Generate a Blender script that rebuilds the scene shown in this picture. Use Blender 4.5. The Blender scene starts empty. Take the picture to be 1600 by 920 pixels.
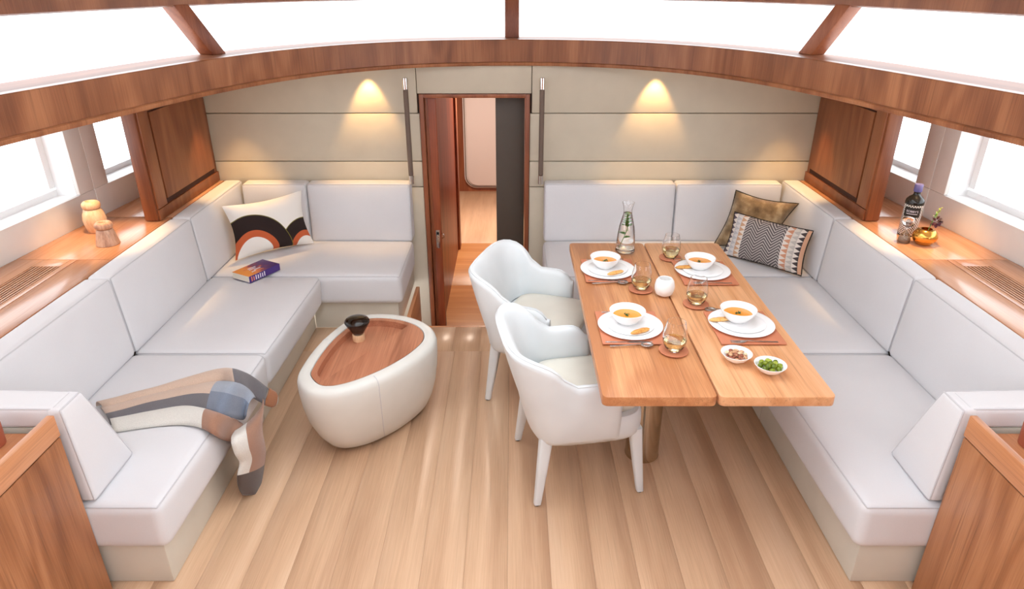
import bpy, bmesh, math, random
from mathutils import Vector, Matrix, noise
random.seed(7)
S = bpy.context.scene
C = S.collection
PI = math.pi

# ------------------------------------------------------------------ camera, world, exposure
F, CX, CY, CH = 1055.0, 800.0, 460.0, 2.08          # focal length in pixels of the 1600x920 frame
PITCH = math.atan(494 / F)
cam = bpy.data.cameras.new('camera'); camo = bpy.data.objects.new('camera', cam); C.objects.link(camo)
cam.sensor_fit = 'HORIZONTAL'; cam.sensor_width = 36; cam.lens = 36 * F / 1600
cam.clip_start = .02
camo.location = (0, 0, CH); camo.rotation_euler = (PI / 2 - PITCH, 0, 0)
S.camera = camo
def ray(u, v):
    a = (u - CX) / F; b = (v - CY) / F
    return a, math.cos(PITCH) - b * math.sin(PITCH), -math.sin(PITCH) - b * math.cos(PITCH)
def PZ(u, v, z):
    d = ray(u, v); t = (z - CH) / d[2]; return Vector((d[0] * t, d[1] * t, z))
def PY(u, v, y):
    d = ray(u, v); t = y / d[1]; return Vector((d[0] * t, y, CH + d[2] * t))

def PX(u, v, x):
    d = ray(u, v); t = x / d[0]; return Vector((x, d[1] * t, CH + d[2] * t))

W = bpy.data.worlds.new('overcast_sky'); S.world = W; W.use_nodes = True
W.node_tree.nodes['Background'].inputs[0].default_value = (.90, .95, 1, 1)
W.node_tree.nodes['Background'].inputs[1].default_value = 3.2
S.view_settings.view_transform = 'Standard'; S.view_settings.look = 'None'
S.view_settings.gamma = 1; S.view_settings.use_curve_mapping = False
S.view_settings.exposure = 0.38

# ------------------------------------------------------------------ materials
def lin(c): return c / 12.92 if c <= .04045 else ((c + .055) / 1.055) ** 2.4
def rgb(r, g, b): return (lin(r / 255), lin(g / 255), lin(b / 255), 1)
MAT = {}
class NT:
    def __init__(s, name):
        s.m = bpy.data.materials.new(name); s.m.use_nodes = True; s.t = s.m.node_tree
        s.b = s.t.nodes['Principled BSDF']; MAT[name] = s.m
    def n(s, typ, **k):
        x = s.t.nodes.new(typ)
        for a, v in k.items(): setattr(x, a, v)
        return x
    def l(s, a, b): s.t.links.new(a, b)
    def math(s, op, a, b=None, c=None):
        x = s.n('ShaderNodeMath', operation=op)
        for i, v in enumerate((a, b, c)):
            if v is None: continue
            if isinstance(v, (int, float)): x.inputs[i].default_value = v
            else: s.l(v, x.inputs[i])
        return x.outputs[0]
    def mix(s, f, a, b):
        x = s.n('ShaderNodeMix', data_type='RGBA')
        for i, v in ((0, f), (6, a), (7, b)):
            if isinstance(v, (int, float, tuple)): x.inputs[i].default_value = v
            else: s.l(v, x.inputs[i])
        return x.outputs[2]
    def vscale(s, v, sc, rot=(0, 0, 0)):
        x = s.n('ShaderNodeMapping'); x.inputs['Scale'].default_value = sc; x.inputs['Rotation'].default_value = rot
        s.l(v, x.inputs['Vector']); return x.outputs[0]
    def noise(s, v, scale=1, detail=3, rough=.5, dist=0):
        x = s.n('ShaderNodeTexNoise'); x.inputs['Scale'].default_value = scale; x.inputs['Detail'].default_value = detail
        x.inputs['Roughness'].default_value = rough; x.inputs['Distortion'].default_value = dist
        s.l(v, x.inputs['Vector']); return x.outputs['Fac']
    def ramp(s, f, stops):
        x = s.n('ShaderNodeValToRGB'); e = x.color_ramp.elements
        while len(e) < len(stops): e.new(.5)
        for k, (p, c) in zip(e, stops): k.position = p; k.color = c
        s.l(f, x.inputs[0]); return x.outputs[0]
    def bump(s, h, strength=.2, dist=.002):
        x = s.n('ShaderNodeBump'); x.inputs['Strength'].default_value = strength; x.inputs['Distance'].default_value = dist
        s.l(h, x.inputs['Height']); s.l(x.outputs[0], s.b.inputs['Normal'])
    def col(s, c):
        if isinstance(c, tuple): s.b.inputs['Base Color'].default_value = c
        else: s.l(c, s.b.inputs['Base Color'])
    def set(s, **k):
        for a, v in k.items(): s.b.inputs[a.replace('_', ' ')].default_value = v

def plain(name, c, rough=.5, metal=0, **k):
    t = NT(name); t.col(c); t.set(Roughness=rough, Metallic=metal, **k); return t.m

def wood(name, dark, mid, light, axis='y', band=9, rough=.38, vary=.25, uv=False, rings=1.0, fine=.5, pores=.4):
    t = NT(name)
    if uv: v = t.n('ShaderNodeUVMap').outputs[0]
    else: v = t.n('ShaderNodeNewGeometry').outputs['Position']
    oi = t.n('ShaderNodeObjectInfo').outputs['Random']
    cmb = t.n('ShaderNodeCombineXYZ')
    for i in range(3): t.l(t.math('MULTIPLY', oi, 7.3 + 3 * i), cmb.inputs[i])
    add = t.n('ShaderNodeVectorMath', operation='ADD'); t.l(v, add.inputs[0]); t.l(cmb.outputs[0], add.inputs[1])
    v = add.outputs[0]
    def sc(a, b): return (b, a, a) if axis == 'x' else (a, b, a) if axis == 'y' else (a, a, b)
    n1 = t.noise(t.vscale(v, sc(band, .55)), 1, 3, .5, .3)
    n2 = t.noise(t.vscale(v, sc(band * .55, .9)), 1, 1, .4, .2)
    ring = t.math('ADD', t.math('MULTIPLY', t.math('SINE', t.math('MULTIPLY', n2, 46.0)), .5), .5)
    n3 = t.noise(t.vscale(v, sc(260, 5)), 1, 2, .6)
    f = t.math('ADD', n1, t.math('MULTIPLY', t.math('SUBTRACT', ring, .5), .10 * rings))
    f = t.math('ADD', f, t.math('MULTIPLY', t.math('SUBTRACT', n3, .5), fine))
    f = t.math('ADD', f, t.math('MULTIPLY', t.math('SUBTRACT', oi, .5), vary))
    por = t.noise(t.vscale(v, sc(90, 1.6)), 1, 3, .65)
    base = t.ramp(f, [(.22, dark), (.5, mid), (.78, light)])
    line = t.ramp(por, [(.56, (0, 0, 0, 1)), (.72, (1, 1, 1, 1))])
    t.col(t.mix(t.math('MULTIPLY', line, pores), base, tuple(q * .62 for q in dark[:3]) + (1,)))
    t.set(Roughness=rough); t.bump(n3, .06, .001)
    return t.m

def fabric(name, c, c2, scale=900, rough=.9, b=.25):
    t = NT(name); v = t.n('ShaderNodeNewGeometry').outputs['Position']
    a = t.noise(v, scale, 2, .6); g = t.noise(v, 3, 2, .5)
    f = t.math('ADD', t.math('MULTIPLY', a, .6), t.math('MULTIPLY', g, .4))
    t.col(t.ramp(f, [(.3, c2), (.7, c)])); t.set(Roughness=rough); t.b.inputs['Sheen Weight'].default_value = .15
    t.bump(a, b, .0015); return t.m

def leather(name, c, rough=.45, b=.12, scale=350):
    t = NT(name); v = t.n('ShaderNodeNewGeometry').outputs['Position']
    x = t.n('ShaderNodeTexVoronoi'); x.inputs['Scale'].default_value = scale; t.l(v, x.inputs['Vector'])
    g = t.noise(v, 6, 2); c2 = tuple(q * .93 for q in c[:3]) + (1,)
    t.col(t.ramp(g, [(.3, c2), (.7, c)])); t.set(Roughness=rough); t.bump(x.outputs[0], b, .0008); return t.m

wood('teak_beam', rgb(120, 70, 42), rgb(148, 92, 58), rgb(172, 114, 76), axis='y', band=6, uv=True, rings=1.9, rough=.36)
wood('teak_ledge', rgb(124, 74, 46), rgb(146, 92, 60), rgb(164, 108, 74), axis='x', band=8, uv=True, rough=.5)
wood('teak_vertical', rgb(122, 64, 40), rgb(150, 86, 54), rgb(172, 106, 70), axis='z', band=8, rings=1.4)
wood('teak_shelf', rgb(176, 118, 82), rgb(200, 142, 104), rgb(214, 160, 124), axis='y', band=9, rough=.2)
wood('teak_table', rgb(186, 122, 78), rgb(214, 152, 104), rgb(230, 174, 128), axis='y', band=13, rings=1.3, rough=.34, pores=.5, vary=.35)
wood('teak_table_across', rgb(196, 132, 88), rgb(222, 162, 114), rgb(234, 180, 134), axis='x', band=12, rough=.34)
wood('teak_cabinet', rgb(132, 80, 48), rgb(162, 104, 66), rgb(184, 126, 86), axis='z', band=9, rings=2.2, pores=.6)
wood('teak_rim', rgb(178, 114, 74), rgb(202, 138, 94), rgb(216, 154, 110), axis='y', band=10)
wood('teak_tray', rgb(148, 90, 64), rgb(180, 118, 88), rgb(200, 138, 106), axis='y', band=10, rough=.36)
wood('oak_floor', rgb(192, 152, 120), rgb(214, 176, 142), rgb(226, 192, 160), axis='y', band=9, rings=.25, rough=.36, vary=.24, fine=.45, pores=.16)
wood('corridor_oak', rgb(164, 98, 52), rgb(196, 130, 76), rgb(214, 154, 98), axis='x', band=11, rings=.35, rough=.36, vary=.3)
wood('teak_locker', rgb(108, 56, 30), rgb(134, 76, 44), rgb(156, 96, 60), axis='z', band=7, rings=1.8)
wood('teak_dark', rgb(104, 46, 26), rgb(138, 64, 36), rgb(160, 82, 48), axis='z', band=8, rings=1.2)
wood('beech', rgb(206, 160, 118), rgb(226, 186, 146), rgb(238, 206, 172), axis='z', band=30, rings=.4, rough=.5)
wood('walnut_pale', rgb(150, 108, 88), rgb(190, 146, 118), rgb(208, 170, 142), axis='z', band=50, rings=1.2, rough=.5)
fabric('sofa_fabric', rgb(226, 225, 227), rgb(214, 213, 216))
fabric('sofa_piping', rgb(206, 205, 208), rgb(196, 195, 198))
leather('base_leather', rgb(214, 208, 194), .5)
leather('wall_leather', rgb(210, 199, 178), .55, .08, 500)
leather('chair_leather', rgb(226, 231, 233), .42, .1)
leather('chair_seat_leather', rgb(226, 221, 208), .45, .1)
leather('table_leather', rgb(222, 220, 213), .42, .1)
leather('lining_white', rgb(232, 230, 226), .5, .05)
leather('rail_leather', rgb(112, 94, 82), .55, .25, 600)
leather('mat_leather', rgb(206, 128, 94), .55, .2, 500)
leather('dark_leather', rgb(84, 72, 62), .5, .1)
leather('terracotta_leather', rgb(168, 92, 66), .55, .2, 500)
plain('ceiling_white', rgb(236, 234, 230), .7)
plain('reveal_white', rgb(240, 240, 240), .5)
plain('seam_dark', rgb(70, 56, 46), .8)
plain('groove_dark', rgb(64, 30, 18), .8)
plain('chrome', rgb(225, 222, 218), .12, 1)
plain('steel', rgb(205, 204, 202), .2, 1)
plain('bronze_tube', rgb(196, 182, 164), .18, 1)
plain('gold', rgb(226, 170, 84), .2, 1)
plain('black_rubber', rgb(30, 28, 28), .7)
plain('porcelain', rgb(246, 246, 246), .12)
plain('matte_white', rgb(246, 245, 243), .5)
plain('door_white', rgb(232, 222, 218), .45)
plain('soup', rgb(226, 146, 40), .25)
plain('herb', rgb(48, 84, 26), .6)
plain('mint', rgb(84, 168, 60), .5)
plain('stem_green', rgb(90, 150, 70), .5)
plain('lime_leaf', rgb(168, 196, 60), .5)
plain('plum_leaf', rgb(96, 38, 56), .55)
plain('sand', rgb(226, 190, 160), .8)
plain('book_paper', rgb(236, 228, 212), .8)
plain('ink_white', rgb(236, 230, 240), .6)
plain('ink_orange', rgb(236, 140, 90), .6)
plain('label_black', rgb(24, 22, 20), .4)
plain('bottle_cap', rgb(96, 92, 150), .45)
plain('pillow_piping', rgb(40, 32, 26), .8)
def em(name, c, s):
    t = NT(name); t.b.inputs['Emission Color'].default_value = c; t.b.inputs['Emission Strength'].default_value = s; t.col(c); return t.m
em('lamp_lens', (1, .72, .4, 1), 6)
def glassy(name, c=(1, 1, 1, 1), ior=1.45, rough=0):
    t = NT(name); t.col(c); t.set(Roughness=rough, IOR=ior); t.b.inputs['Transmission Weight'].default_value = 1; return t.m
glassy('clear_glass'); glassy('wine', (.97, .86, .5, 1), 1.34); glassy('water', (.97, .99, .98, 1), 1.33)
glassy('smoke_glass', (.16, .13, .12, 1), 1.5)
t = NT('window_glass')
tr = t.n('ShaderNodeBsdfTransparent'); gl = t.n('ShaderNodeBsdfGlossy'); gl.inputs['Roughness'].default_value = .02
fr = t.n('ShaderNodeLayerWeight'); fw = t.math('ADD', t.math('MULTIPLY', t.math('POWER', fr.outputs['Facing'], 5.0), .5), .03)
mx = t.n('ShaderNodeMixShader'); t.l(fw, mx.inputs[0]); t.l(tr.outputs[0], mx.inputs[1]); t.l(gl.outputs[0], mx.inputs[2])
t.l(mx.outputs[0], t.t.nodes['Material Output'].inputs[0])
# bread, nuts, olives: colour varies with the piece
def spotty(name, a, b, c, scale=60, rough=.5, vary=.4):
    t = NT(name); v = t.n('ShaderNodeTexCoord').outputs['Object']; oi = t.n('ShaderNodeObjectInfo').outputs['Random']
    f = t.math('ADD', t.noise(v, scale, 3), t.math('MULTIPLY', t.math('SUBTRACT', oi, .5), vary))
    t.col(t.ramp(f, [(.25, a), (.5, b), (.75, c)])); t.set(Roughness=rough); return t
spotty('bread', rgb(196, 128, 56), rgb(222, 164, 88), rgb(236, 196, 132), 70, .7)
spotty('nut', rgb(150, 84, 60), rgb(216, 164, 122), rgb(240, 210, 170), 30, .55, .9)
spotty('olive', rgb(92, 110, 20), rgb(138, 152, 34), rgb(172, 184, 66), 40, .25, .5)
tt = spotty('fur', rgb(88, 66, 42), rgb(140, 113, 78), rgb(204, 180, 142), 13, .95, 0)
tt.b.inputs['Sheen Weight'].default_value = .6
tt.bump(tt.noise(tt.n('ShaderNodeNewGeometry').outputs['Position'], 240, 3), .5, .006)
def wool(name, c):
    t = NT(name); v = t.n('ShaderNodeNewGeometry').outputs['Position']
    a = t.noise(t.vscale(v, (300, 900, 300)), 1, 2, .7); c2 = tuple(q * .72 for q in c[:3]) + (1,)
    t.col(t.ramp(a, [(.3, c2), (.65, c)])); t.set(Roughness=.95); t.b.inputs['Sheen Weight'].default_value = .3; t.bump(a, .35, .002)
for nm, c in dict(wool_tan=rgb(212, 184, 164), wool_blue=rgb(156, 164, 178), wool_grey=rgb(112, 108, 112), wool_slate=rgb(122, 132, 150),
                  wool_brown=rgb(168, 124, 100), wool_cream=rgb(228, 224, 216), wool_dark=rgb(84, 66, 58), wool_rust=rgb(184, 120, 80)).items(): wool(nm, c)
# cushion with coloured arcs (UV in metres)
t = NT('arc_pillow'); sep = t.n('ShaderNodeSeparateXYZ'); t.l(t.n('ShaderNodeUVMap').outputs[0], sep.inputs[0])
def dist(cx, cy, sx=1):
    a = t.math('POWER', t.math('MULTIPLY', t.math('SUBTRACT', sep.outputs[0], cx), sx), 2.0); b = t.math('POWER', t.math('SUBTRACT', sep.outputs[1], cy), 2.0)
    return t.math('SQRT', t.math('ADD', a, b))
white, blk, org, olv = rgb(240, 236, 230), rgb(38, 22, 20), rgb(200, 96, 54), rgb(128, 118, 50)
def arcs(d, base, r):
    c = base
    for rr, k in zip(r, (olv, blk, org, white)): c = t.mix(t.math('LESS_THAN', d, rr), c, k)
    return c
c = arcs(dist(.50, -.01, 1.0), white, (.205, .2, .118, .078))
c = arcs(dist(.135, .0, 1.08), c, (.283, .278, .178, .132))
t.col(c); t.set(Roughness=.9)
t.bump(t.noise(t.n('ShaderNodeNewGeometry').outputs['Position'], 700, 2), .25, .0015)
# woven cushion: chevron field, triangle columns at both ends (UV 0..1)
t = NT('woven_pillow'); sep = t.n('ShaderNodeSeparateXYZ'); t.l(t.n('ShaderNodeUVMap').outputs[0], sep.inputs[0])
U, V = sep.outputs[0], sep.outputs[1]
zig = t.math('ABSOLUTE', t.math('SUBTRACT', t.math('FRACT', t.math('MULTIPLY', U, 5.0)), .5))
st = t.math('FRACT', t.math('ADD', t.math('MULTIPLY', V, 14.0), t.math('MULTIPLY', zig, 5.0)))
field = t.mix(t.math('LESS_THAN', st, .64), rgb(196, 188, 182), rgb(98, 90, 91))
def column(u0, w, a, b, base, n=9.0, flip=False):
    k = t.math('DIVIDE', t.math('SUBTRACT', U, u0), w)
    if flip: k = t.math('SUBTRACT', 1.0, k)
    tri = t.math('MULTIPLY', t.math('ABSOLUTE', t.math('SUBTRACT', t.math('FRACT', t.math('MULTIPLY', V, n)), .5)), 2.0)
    ins = t.mix(t.math('LESS_THAN', k, tri), a, b)
    m = t.math('MULTIPLY', t.math('GREATER_THAN', U, u0), t.math('LESS_THAN', U, u0 + w))
    return t.mix(m, base, ins)
cr = rgb(228, 218, 208)
c = field
for u0, w, a, b in ((0, .07, cr, rgb(96, 84, 96)), (.07, .075, rgb(214, 210, 208), rgb(190, 188, 190)), (.145, .075, cr, rgb(202, 160, 128)),
                    (.73, .08, cr, rgb(206, 148, 118)), (.81, .075, rgb(216, 208, 198), rgb(190, 182, 174)), (.885, .07, cr, rgb(72, 62, 62))):
    c = column(u0, w, a, b, c, flip=u0 > .5)
c = t.mix(t.math('GREATER_THAN', U, .955), c, rgb(214, 164, 132))
t.col(c); t.set(Roughness=.92)
# bottle with a small lozenge weave (UV)
t = NT('bottle_pattern'); sep = t.n('ShaderNodeSeparateXYZ'); t.l(t.n('ShaderNodeUVMap').outputs[0], sep.inputs[0])
a = t.math('MULTIPLY', sep.outputs[0], 22.0); b = t.math('MULTIPLY', sep.outputs[1], 17.0)
d1 = t.math('FRACT', t.math('ADD', a, b)); d2 = t.math('FRACT', t.math('SUBTRACT', a, b))
m = t.math('MULTIPLY', t.math('GREATER_THAN', d1, .35), t.math('GREATER_THAN', d2, .35))
rng = t.math('MULTIPLY', t.math('GREATER_THAN', sep.outputs[1], .03), t.math('LESS_THAN', sep.outputs[1], .72))
t.col(t.mix(t.math('MULTIPLY', t.math('SUBTRACT', 1.0, m), rng), rgb(26, 22, 16), rgb(220, 218, 214))); t.set(Roughness=.15)
# book cover, orange running into violet (printed)
t = NT('book_cover'); sep = t.n('ShaderNodeSeparateXYZ'); t.l(t.n('ShaderNodeTexCoord').outputs['Generated'], sep.inputs[0])
nz = t.noise(t.n('ShaderNodeTexCoord').outputs['Generated'], 5, 4)
f = t.math('ADD', sep.outputs[0], t.math('MULTIPLY', t.math('SUBTRACT', nz, .5), .9))
t.col(t.ramp(f, [(.2, rgb(250, 160, 70)), (.42, rgb(232, 130, 84)), (.55, rgb(122, 56, 92)), (.8, rgb(74, 42, 112))])); t.set(Roughness=.4)
plain('book_spine', rgb(72, 44, 124), .4)

# ------------------------------------------------------------------ mesh helpers
def obj(name, verts, faces, mat=None, parent=None, smooth=False, uv=None, mats=None, fmat=None):
    me = bpy.data.meshes.new(name); me.from_pydata([tuple(v) for v in verts], [], faces); me.update()
    if uv:
        l = me.uv_layers.new(name='UVMap')
        for lp in me.loops: l.data[lp.index].uv = uv[lp.vertex_index]
    for m_ in (mats or [mat]): me.materials.append(MAT[m_] if isinstance(m_, str) else m_)
    if fmat:
        for p_, k in zip(me.polygons, fmat): p_.material_index = k
    if smooth:
        for p_ in me.polygons: p_.use_smooth = True
    bm = bmesh.new(); bm.from_mesh(me); bmesh.ops.recalc_face_normals(bm, faces=bm.faces); bm.to_mesh(me); bm.free()
    o = bpy.data.objects.new(name, me); C.objects.link(o)
    if parent: o.parent = parent
    return o
def tag(o, label=None, cat=None, group=None, kind=None):
    if label: o['label'] = label
    if cat: o['category'] = cat
    if group: o['group'] = group
    if kind: o['kind'] = kind
    return o
def empty(name, loc=(0, 0, 0), rz=0):
    o = bpy.data.objects.new(name, None); C.objects.link(o); o.location = loc; o.rotation_euler = (0, 0, rz)
    o.empty_display_size = .05; return o
def struct(name):
    return tag(empty(name), kind='structure')
def clone(o, parent=None):
    c = o.copy(); C.objects.link(c); c.parent = parent
    for ch in [x for x in o.children]: clone(ch, c)
    return c
CUBE = [(0, 3, 2, 1), (4, 5, 6, 7), (0, 1, 5, 4), (1, 2, 6, 5), (2, 3, 7, 6), (3, 0, 4, 7)]
def box(name, x0, x1, y0, y1, z0, z1, mat, parent=None, bev=0, seg=2):
    x0, x1 = sorted((x0, x1)); y0, y1 = sorted((y0, y1)); z0, z1 = sorted((z0, z1))
    v = [(x0, y0, z0), (x1, y0, z0), (x1, y1, z0), (x0, y1, z0), (x0, y0, z1), (x1, y0, z1), (x1, y1, z1), (x0, y1, z1)]
    return hexa(name, v, mat, parent, bev, seg)
def hexa(name, v, mat, parent=None, bev=0, seg=2):
    bm = bmesh.new(); vs = [bm.verts.new(p) for p in v]
    for f in CUBE: bm.faces.new([vs[i] for i in f])
    bmesh.ops.recalc_face_normals(bm, faces=bm.faces)
    if bev: bmesh.ops.bevel(bm, geom=bm.edges[:], offset=bev, segments=seg, profile=.6, affect='EDGES', clamp_overlap=True)
    me = bpy.data.meshes.new(name); bm.to_mesh(me); bm.free(); me.materials.append(MAT[mat])
    if bev:
        for p in me.polygons: p.use_smooth = True
        me.set_sharp_from_angle(angle=math.radians(50))
    o = bpy.data.objects.new(name, me); C.objects.link(o)
    if parent: o.parent = parent
    return o
def prism(name, poly, z0, z1, mat, parent=None, bev=0, axis='z'):
    def P(a, b, c): return (a, b, c) if axis == 'z' else (a, c, b) if axis == 'y' else (c, a, b)
    bm = bmesh.new(); lo = [bm.verts.new(P(a, b, z0)) for a, b in poly]; hi = [bm.verts.new(P(a, b, z1)) for a, b in poly]
    n = len(poly); bm.faces.new(lo); bm.faces.new(hi)
    for i in range(n): bm.faces.new((lo[i], lo[(i + 1) % n], hi[(i + 1) % n], hi[i]))
    bmesh.ops.recalc_face_normals(bm, faces=bm.faces)
    if bev: bmesh.ops.bevel(bm, geom=[e for e in bm.edges if e.calc_face_angle(0) > .5], offset=bev, segments=2, profile=.6, affect='EDGES', clamp_overlap=True)
    me = bpy.data.meshes.new(name); bm.to_mesh(me); bm.free(); me.materials.append(MAT[mat])
    for p in me.polygons: p.use_smooth = True
    me.set_sharp_from_angle(angle=math.radians(40))
    o = bpy.data.objects.new(name, me); C.objects.link(o)
    if parent: o.parent = parent
    return o
def lathe(name, prof, mat, parent=None, loc=(0, 0, 0), n=32, uv=False, sx=1, sy=1):
    v, f, uvs = [], [], []
    m = n + 1 if uv else n
    for r, z in prof:
        for k in range(m):
            a = 2 * PI * k / n; v.append((loc[0] + r * math.cos(a) * sx, loc[1] + r * math.sin(a) * sy, loc[2] + z)); uvs.append((k / n, (z - prof[0][1]) / max(1e-6, max(p[1] for p in prof) - prof[0][1])))
    for i in range(len(prof) - 1):
        for k in range(n):
            k2 = k + 1 if uv else (k + 1) % n
            a, b, c_, d = i * m + k, i * m + k2, (i + 1) * m + k2, (i + 1) * m + k
            if prof[i][0] < 1e-6: f.append((a, c_, d)) if False else f.append((a, b, c_, d))
            else: f.append((a, b, c_, d))
    o = obj(name, v, f, mat, parent, True, uvs if uv else None)
    bm = bmesh.new(); bm.from_mesh(o.data)
    if not uv: bmesh.ops.remove_doubles(bm, verts=bm.verts, dist=1e-6)
    bmesh.ops.recalc_face_normals(bm, faces=bm.faces); bm.to_mesh(o.data); bm.free()
    o.data.set_sharp_from_angle(angle=math.radians(45))
    return o
def tube(name, path, r, mat, parent=None, n=8, closed=False, rs=None, cap=True):
    path = [Vector(p) for p in path]; v, f = [], []; m = len(path)
    up = None
    for i, p in enumerate(path):
        if closed: d = path[(i + 1) % m] - path[i - 1]
        else: d = path[min(i + 1, m - 1)] - path[max(i - 1, 0)]
        d.normalize()
        if up is None: up = Vector((0, 0, 1)) if abs(d.z) < .9 else Vector((1, 0, 0))
        s = d.cross(up).normalized(); up = s.cross(d).normalized()
        rr = rs[i] if rs else r
        for k in range(n):
            a = 2 * PI * k / n; v.append(p + (s * math.cos(a) + up * math.sin(a)) * rr)
    for i in range(m if closed else m - 1):
        j = (i + 1) % m
        for k in range(n): f.append((i * n + k, i * n + (k + 1) % n, j * n + (k + 1) % n, j * n + k))
    if cap and not closed: f.append(tuple(range(n))); f.append(tuple(range((m - 1) * n, m * n)))
    return obj(name, v, f, mat, parent, True)
def spline(pts, n=8, closed=False):
    pts = [Vector(p) for p in pts]; out = []; m = len(pts)
    for i in range(m if closed else m - 1):
        if closed: p0, p1, p2, p3 = pts[i - 1], pts[i], pts[(i + 1) % m], pts[(i + 2) % m]
        else: p1, p2 = pts[i], pts[i + 1]; p0 = pts[i - 1] if i else p1 * 2 - p2; p3 = pts[i + 2] if i + 2 < m else p2 * 2 - p1
        for k in range(n):
            t = k / n
            out.append(.5 * (2 * p1 + (p2 - p0) * t + (2 * p0 - 5 * p1 + 4 * p2 - p3) * t * t + (3 * p1 - p0 - 3 * p2 + p3) * t ** 3))
    if not closed: out.append(pts[-1])
    return out
def loft(name, rings, mat, parent=None, closed=True, cap0=True, cap1=True, smooth=True):
    n = len(rings[0]); v = [p for r in rings for p in r]; f = []
    for i in range(len(rings) - 1):
        for k in range(n if closed else n - 1):
            f.append((i * n + k, i * n + (k + 1) % n, (i + 1) * n + (k + 1) % n, (i + 1) * n + k))
    if cap0: f.append(tuple(range(n)))
    if cap1: f.append(tuple(range((len(rings) - 1) * n, len(rings) * n)))
    o = obj(name, v, f, mat, parent, smooth); o.data.set_sharp_from_angle(angle=math.radians(50)); return o
def trilin(c, a, b, d):
    a, b, d = (a + 1) / 2, (b + 1) / 2, (d + 1) / 2
    lo = (c[0] * (1 - a) + c[1] * a) * (1 - b) + (c[3] * (1 - a) + c[2] * a) * b
    hi = (c[4] * (1 - a) + c[5] * a) * (1 - b) + (c[7] * (1 - a) + c[6] * a) * b
    return lo * (1 - d) + hi * d
def cushion(name, c, r, mat, parent=None, puff=(0, 0, 0, 0, 0, 0), pipe='top', m=7, pipe_r=.0032):
    """rounded, slightly domed upholstery block over 8 corners; puff = x-,x+,y-,y+,z-,z+"""
    c = [Vector(p) for p in c]
    H = [((c[1] - c[0]).length + (c[5] - c[4]).length) / 4, ((c[3] - c[0]).length + (c[7] - c[4]).length) / 4, ((c[4] - c[0]).length + (c[6] - c[2]).length) / 4]
    def axis(h):
        e = [-h, -h + .12 * r, -h + .35 * r, -h + .65 * r, -h + r]; mid = [(-h + r) + (2 * h - 2 * r) * (k + 1) / (m + 1) for k in range(m)]
        return e + mid + [-q for q in reversed(e)]
    A = [axis(h) for h in H]
    def place(p):
        q = [max(-H[i] + r, min(H[i] - r, p[i])) for i in range(3)]
        d = Vector([p[i] - q[i] for i in range(3)])
        if d.length > 1e-9: d = d.normalized() * r
        w = [q[i] + d[i] for i in range(3)]; s = [w[i] / H[i] for i in range(3)]
        for i in range(3):
            j, k = (i + 1) % 3, (i + 2) % 3
            bulge = max(0, 1 - s[j] ** 4) * max(0, 1 - s[k] ** 4)
            w[i] += (puff[2 * i + 1] if s[i] > 0 else -puff[2 * i]) * bulge * abs(s[i])
        return trilin(c, w[0] / H[0], w[1] / H[1], w[2] / H[2])
    key, v, f = {}, [], []
    def vid(p):
        k = tuple(round(x, 6) for x in p)
        if k not in key: key[k] = len(v); v.append(place(p))
        return key[k]
    for i in range(3):
        j, k = (i + 1) % 3, (i + 2) % 3
        for sg in (-1, 1):
            for a in range(len(A[j]) - 1):
                for b in range(len(A[k]) - 1):
                    q = []
                    for da, db in ((0, 0), (1, 0), (1, 1), (0, 1)):
                        p = [0, 0, 0]; p[i] = sg * H[i]; p[j] = A[j][a + da]; p[k] = A[k][b + db]; q.append(vid(p))
                    f.append(q if sg > 0 else q[::-1])
    o = obj(name, v, f, mat, parent, True)
    if pipe:
        ax, sg = dict(top=(2, 1), xneg=(0, -1), xpos=(0, 1), yneg=(1, -1), ypos=(1, 1))[pipe]
        j, k = (ax + 1) % 3, (ax + 2) % 3; path = []
        def ed(a, b):
            p = [0, 0, 0]; p[ax] = sg * H[ax]; p[j] = a; p[k] = b; path.append(place(p))
        for a in A[j][:-1]: ed(a, -H[k])
        for b in A[k][:-1]: ed(H[j], b)
        for a in reversed(A[j][1:]): ed(a, H[k])
        for b in reversed(A[k][1:]): ed(-H[j], b)
        tube('piping', path, pipe_r, 'sofa_piping', o, 6, True)
    return o
def corners(x0, x1, y0, y1, z0, z1):
    return [(x0, y0, z0), (x1, y0, z0), (x1, y1, z0), (x0, y1, z0), (x0, y0, z1), (x1, y0, z1), (x1, y1, z1), (x0, y1, z1)]
def mir(c, s):
    """mirror 8 corners in x for the other side, keeping their order"""
    if s > 0: return c
    c = [(-p[0], p[1], p[2]) for p in c]
    return [c[1], c[0], c[3], c[2], c[5], c[4], c[7], c[6]]

# ================================================================== THE ROOM
XW = lambda y: 2.53 - .08 * (y - 3)          # inner face of the side lining
YB = 4.66                                    # back wall
ZS = .79                                     # side shelves
LOW = -.45                                   # corridor floor

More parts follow.
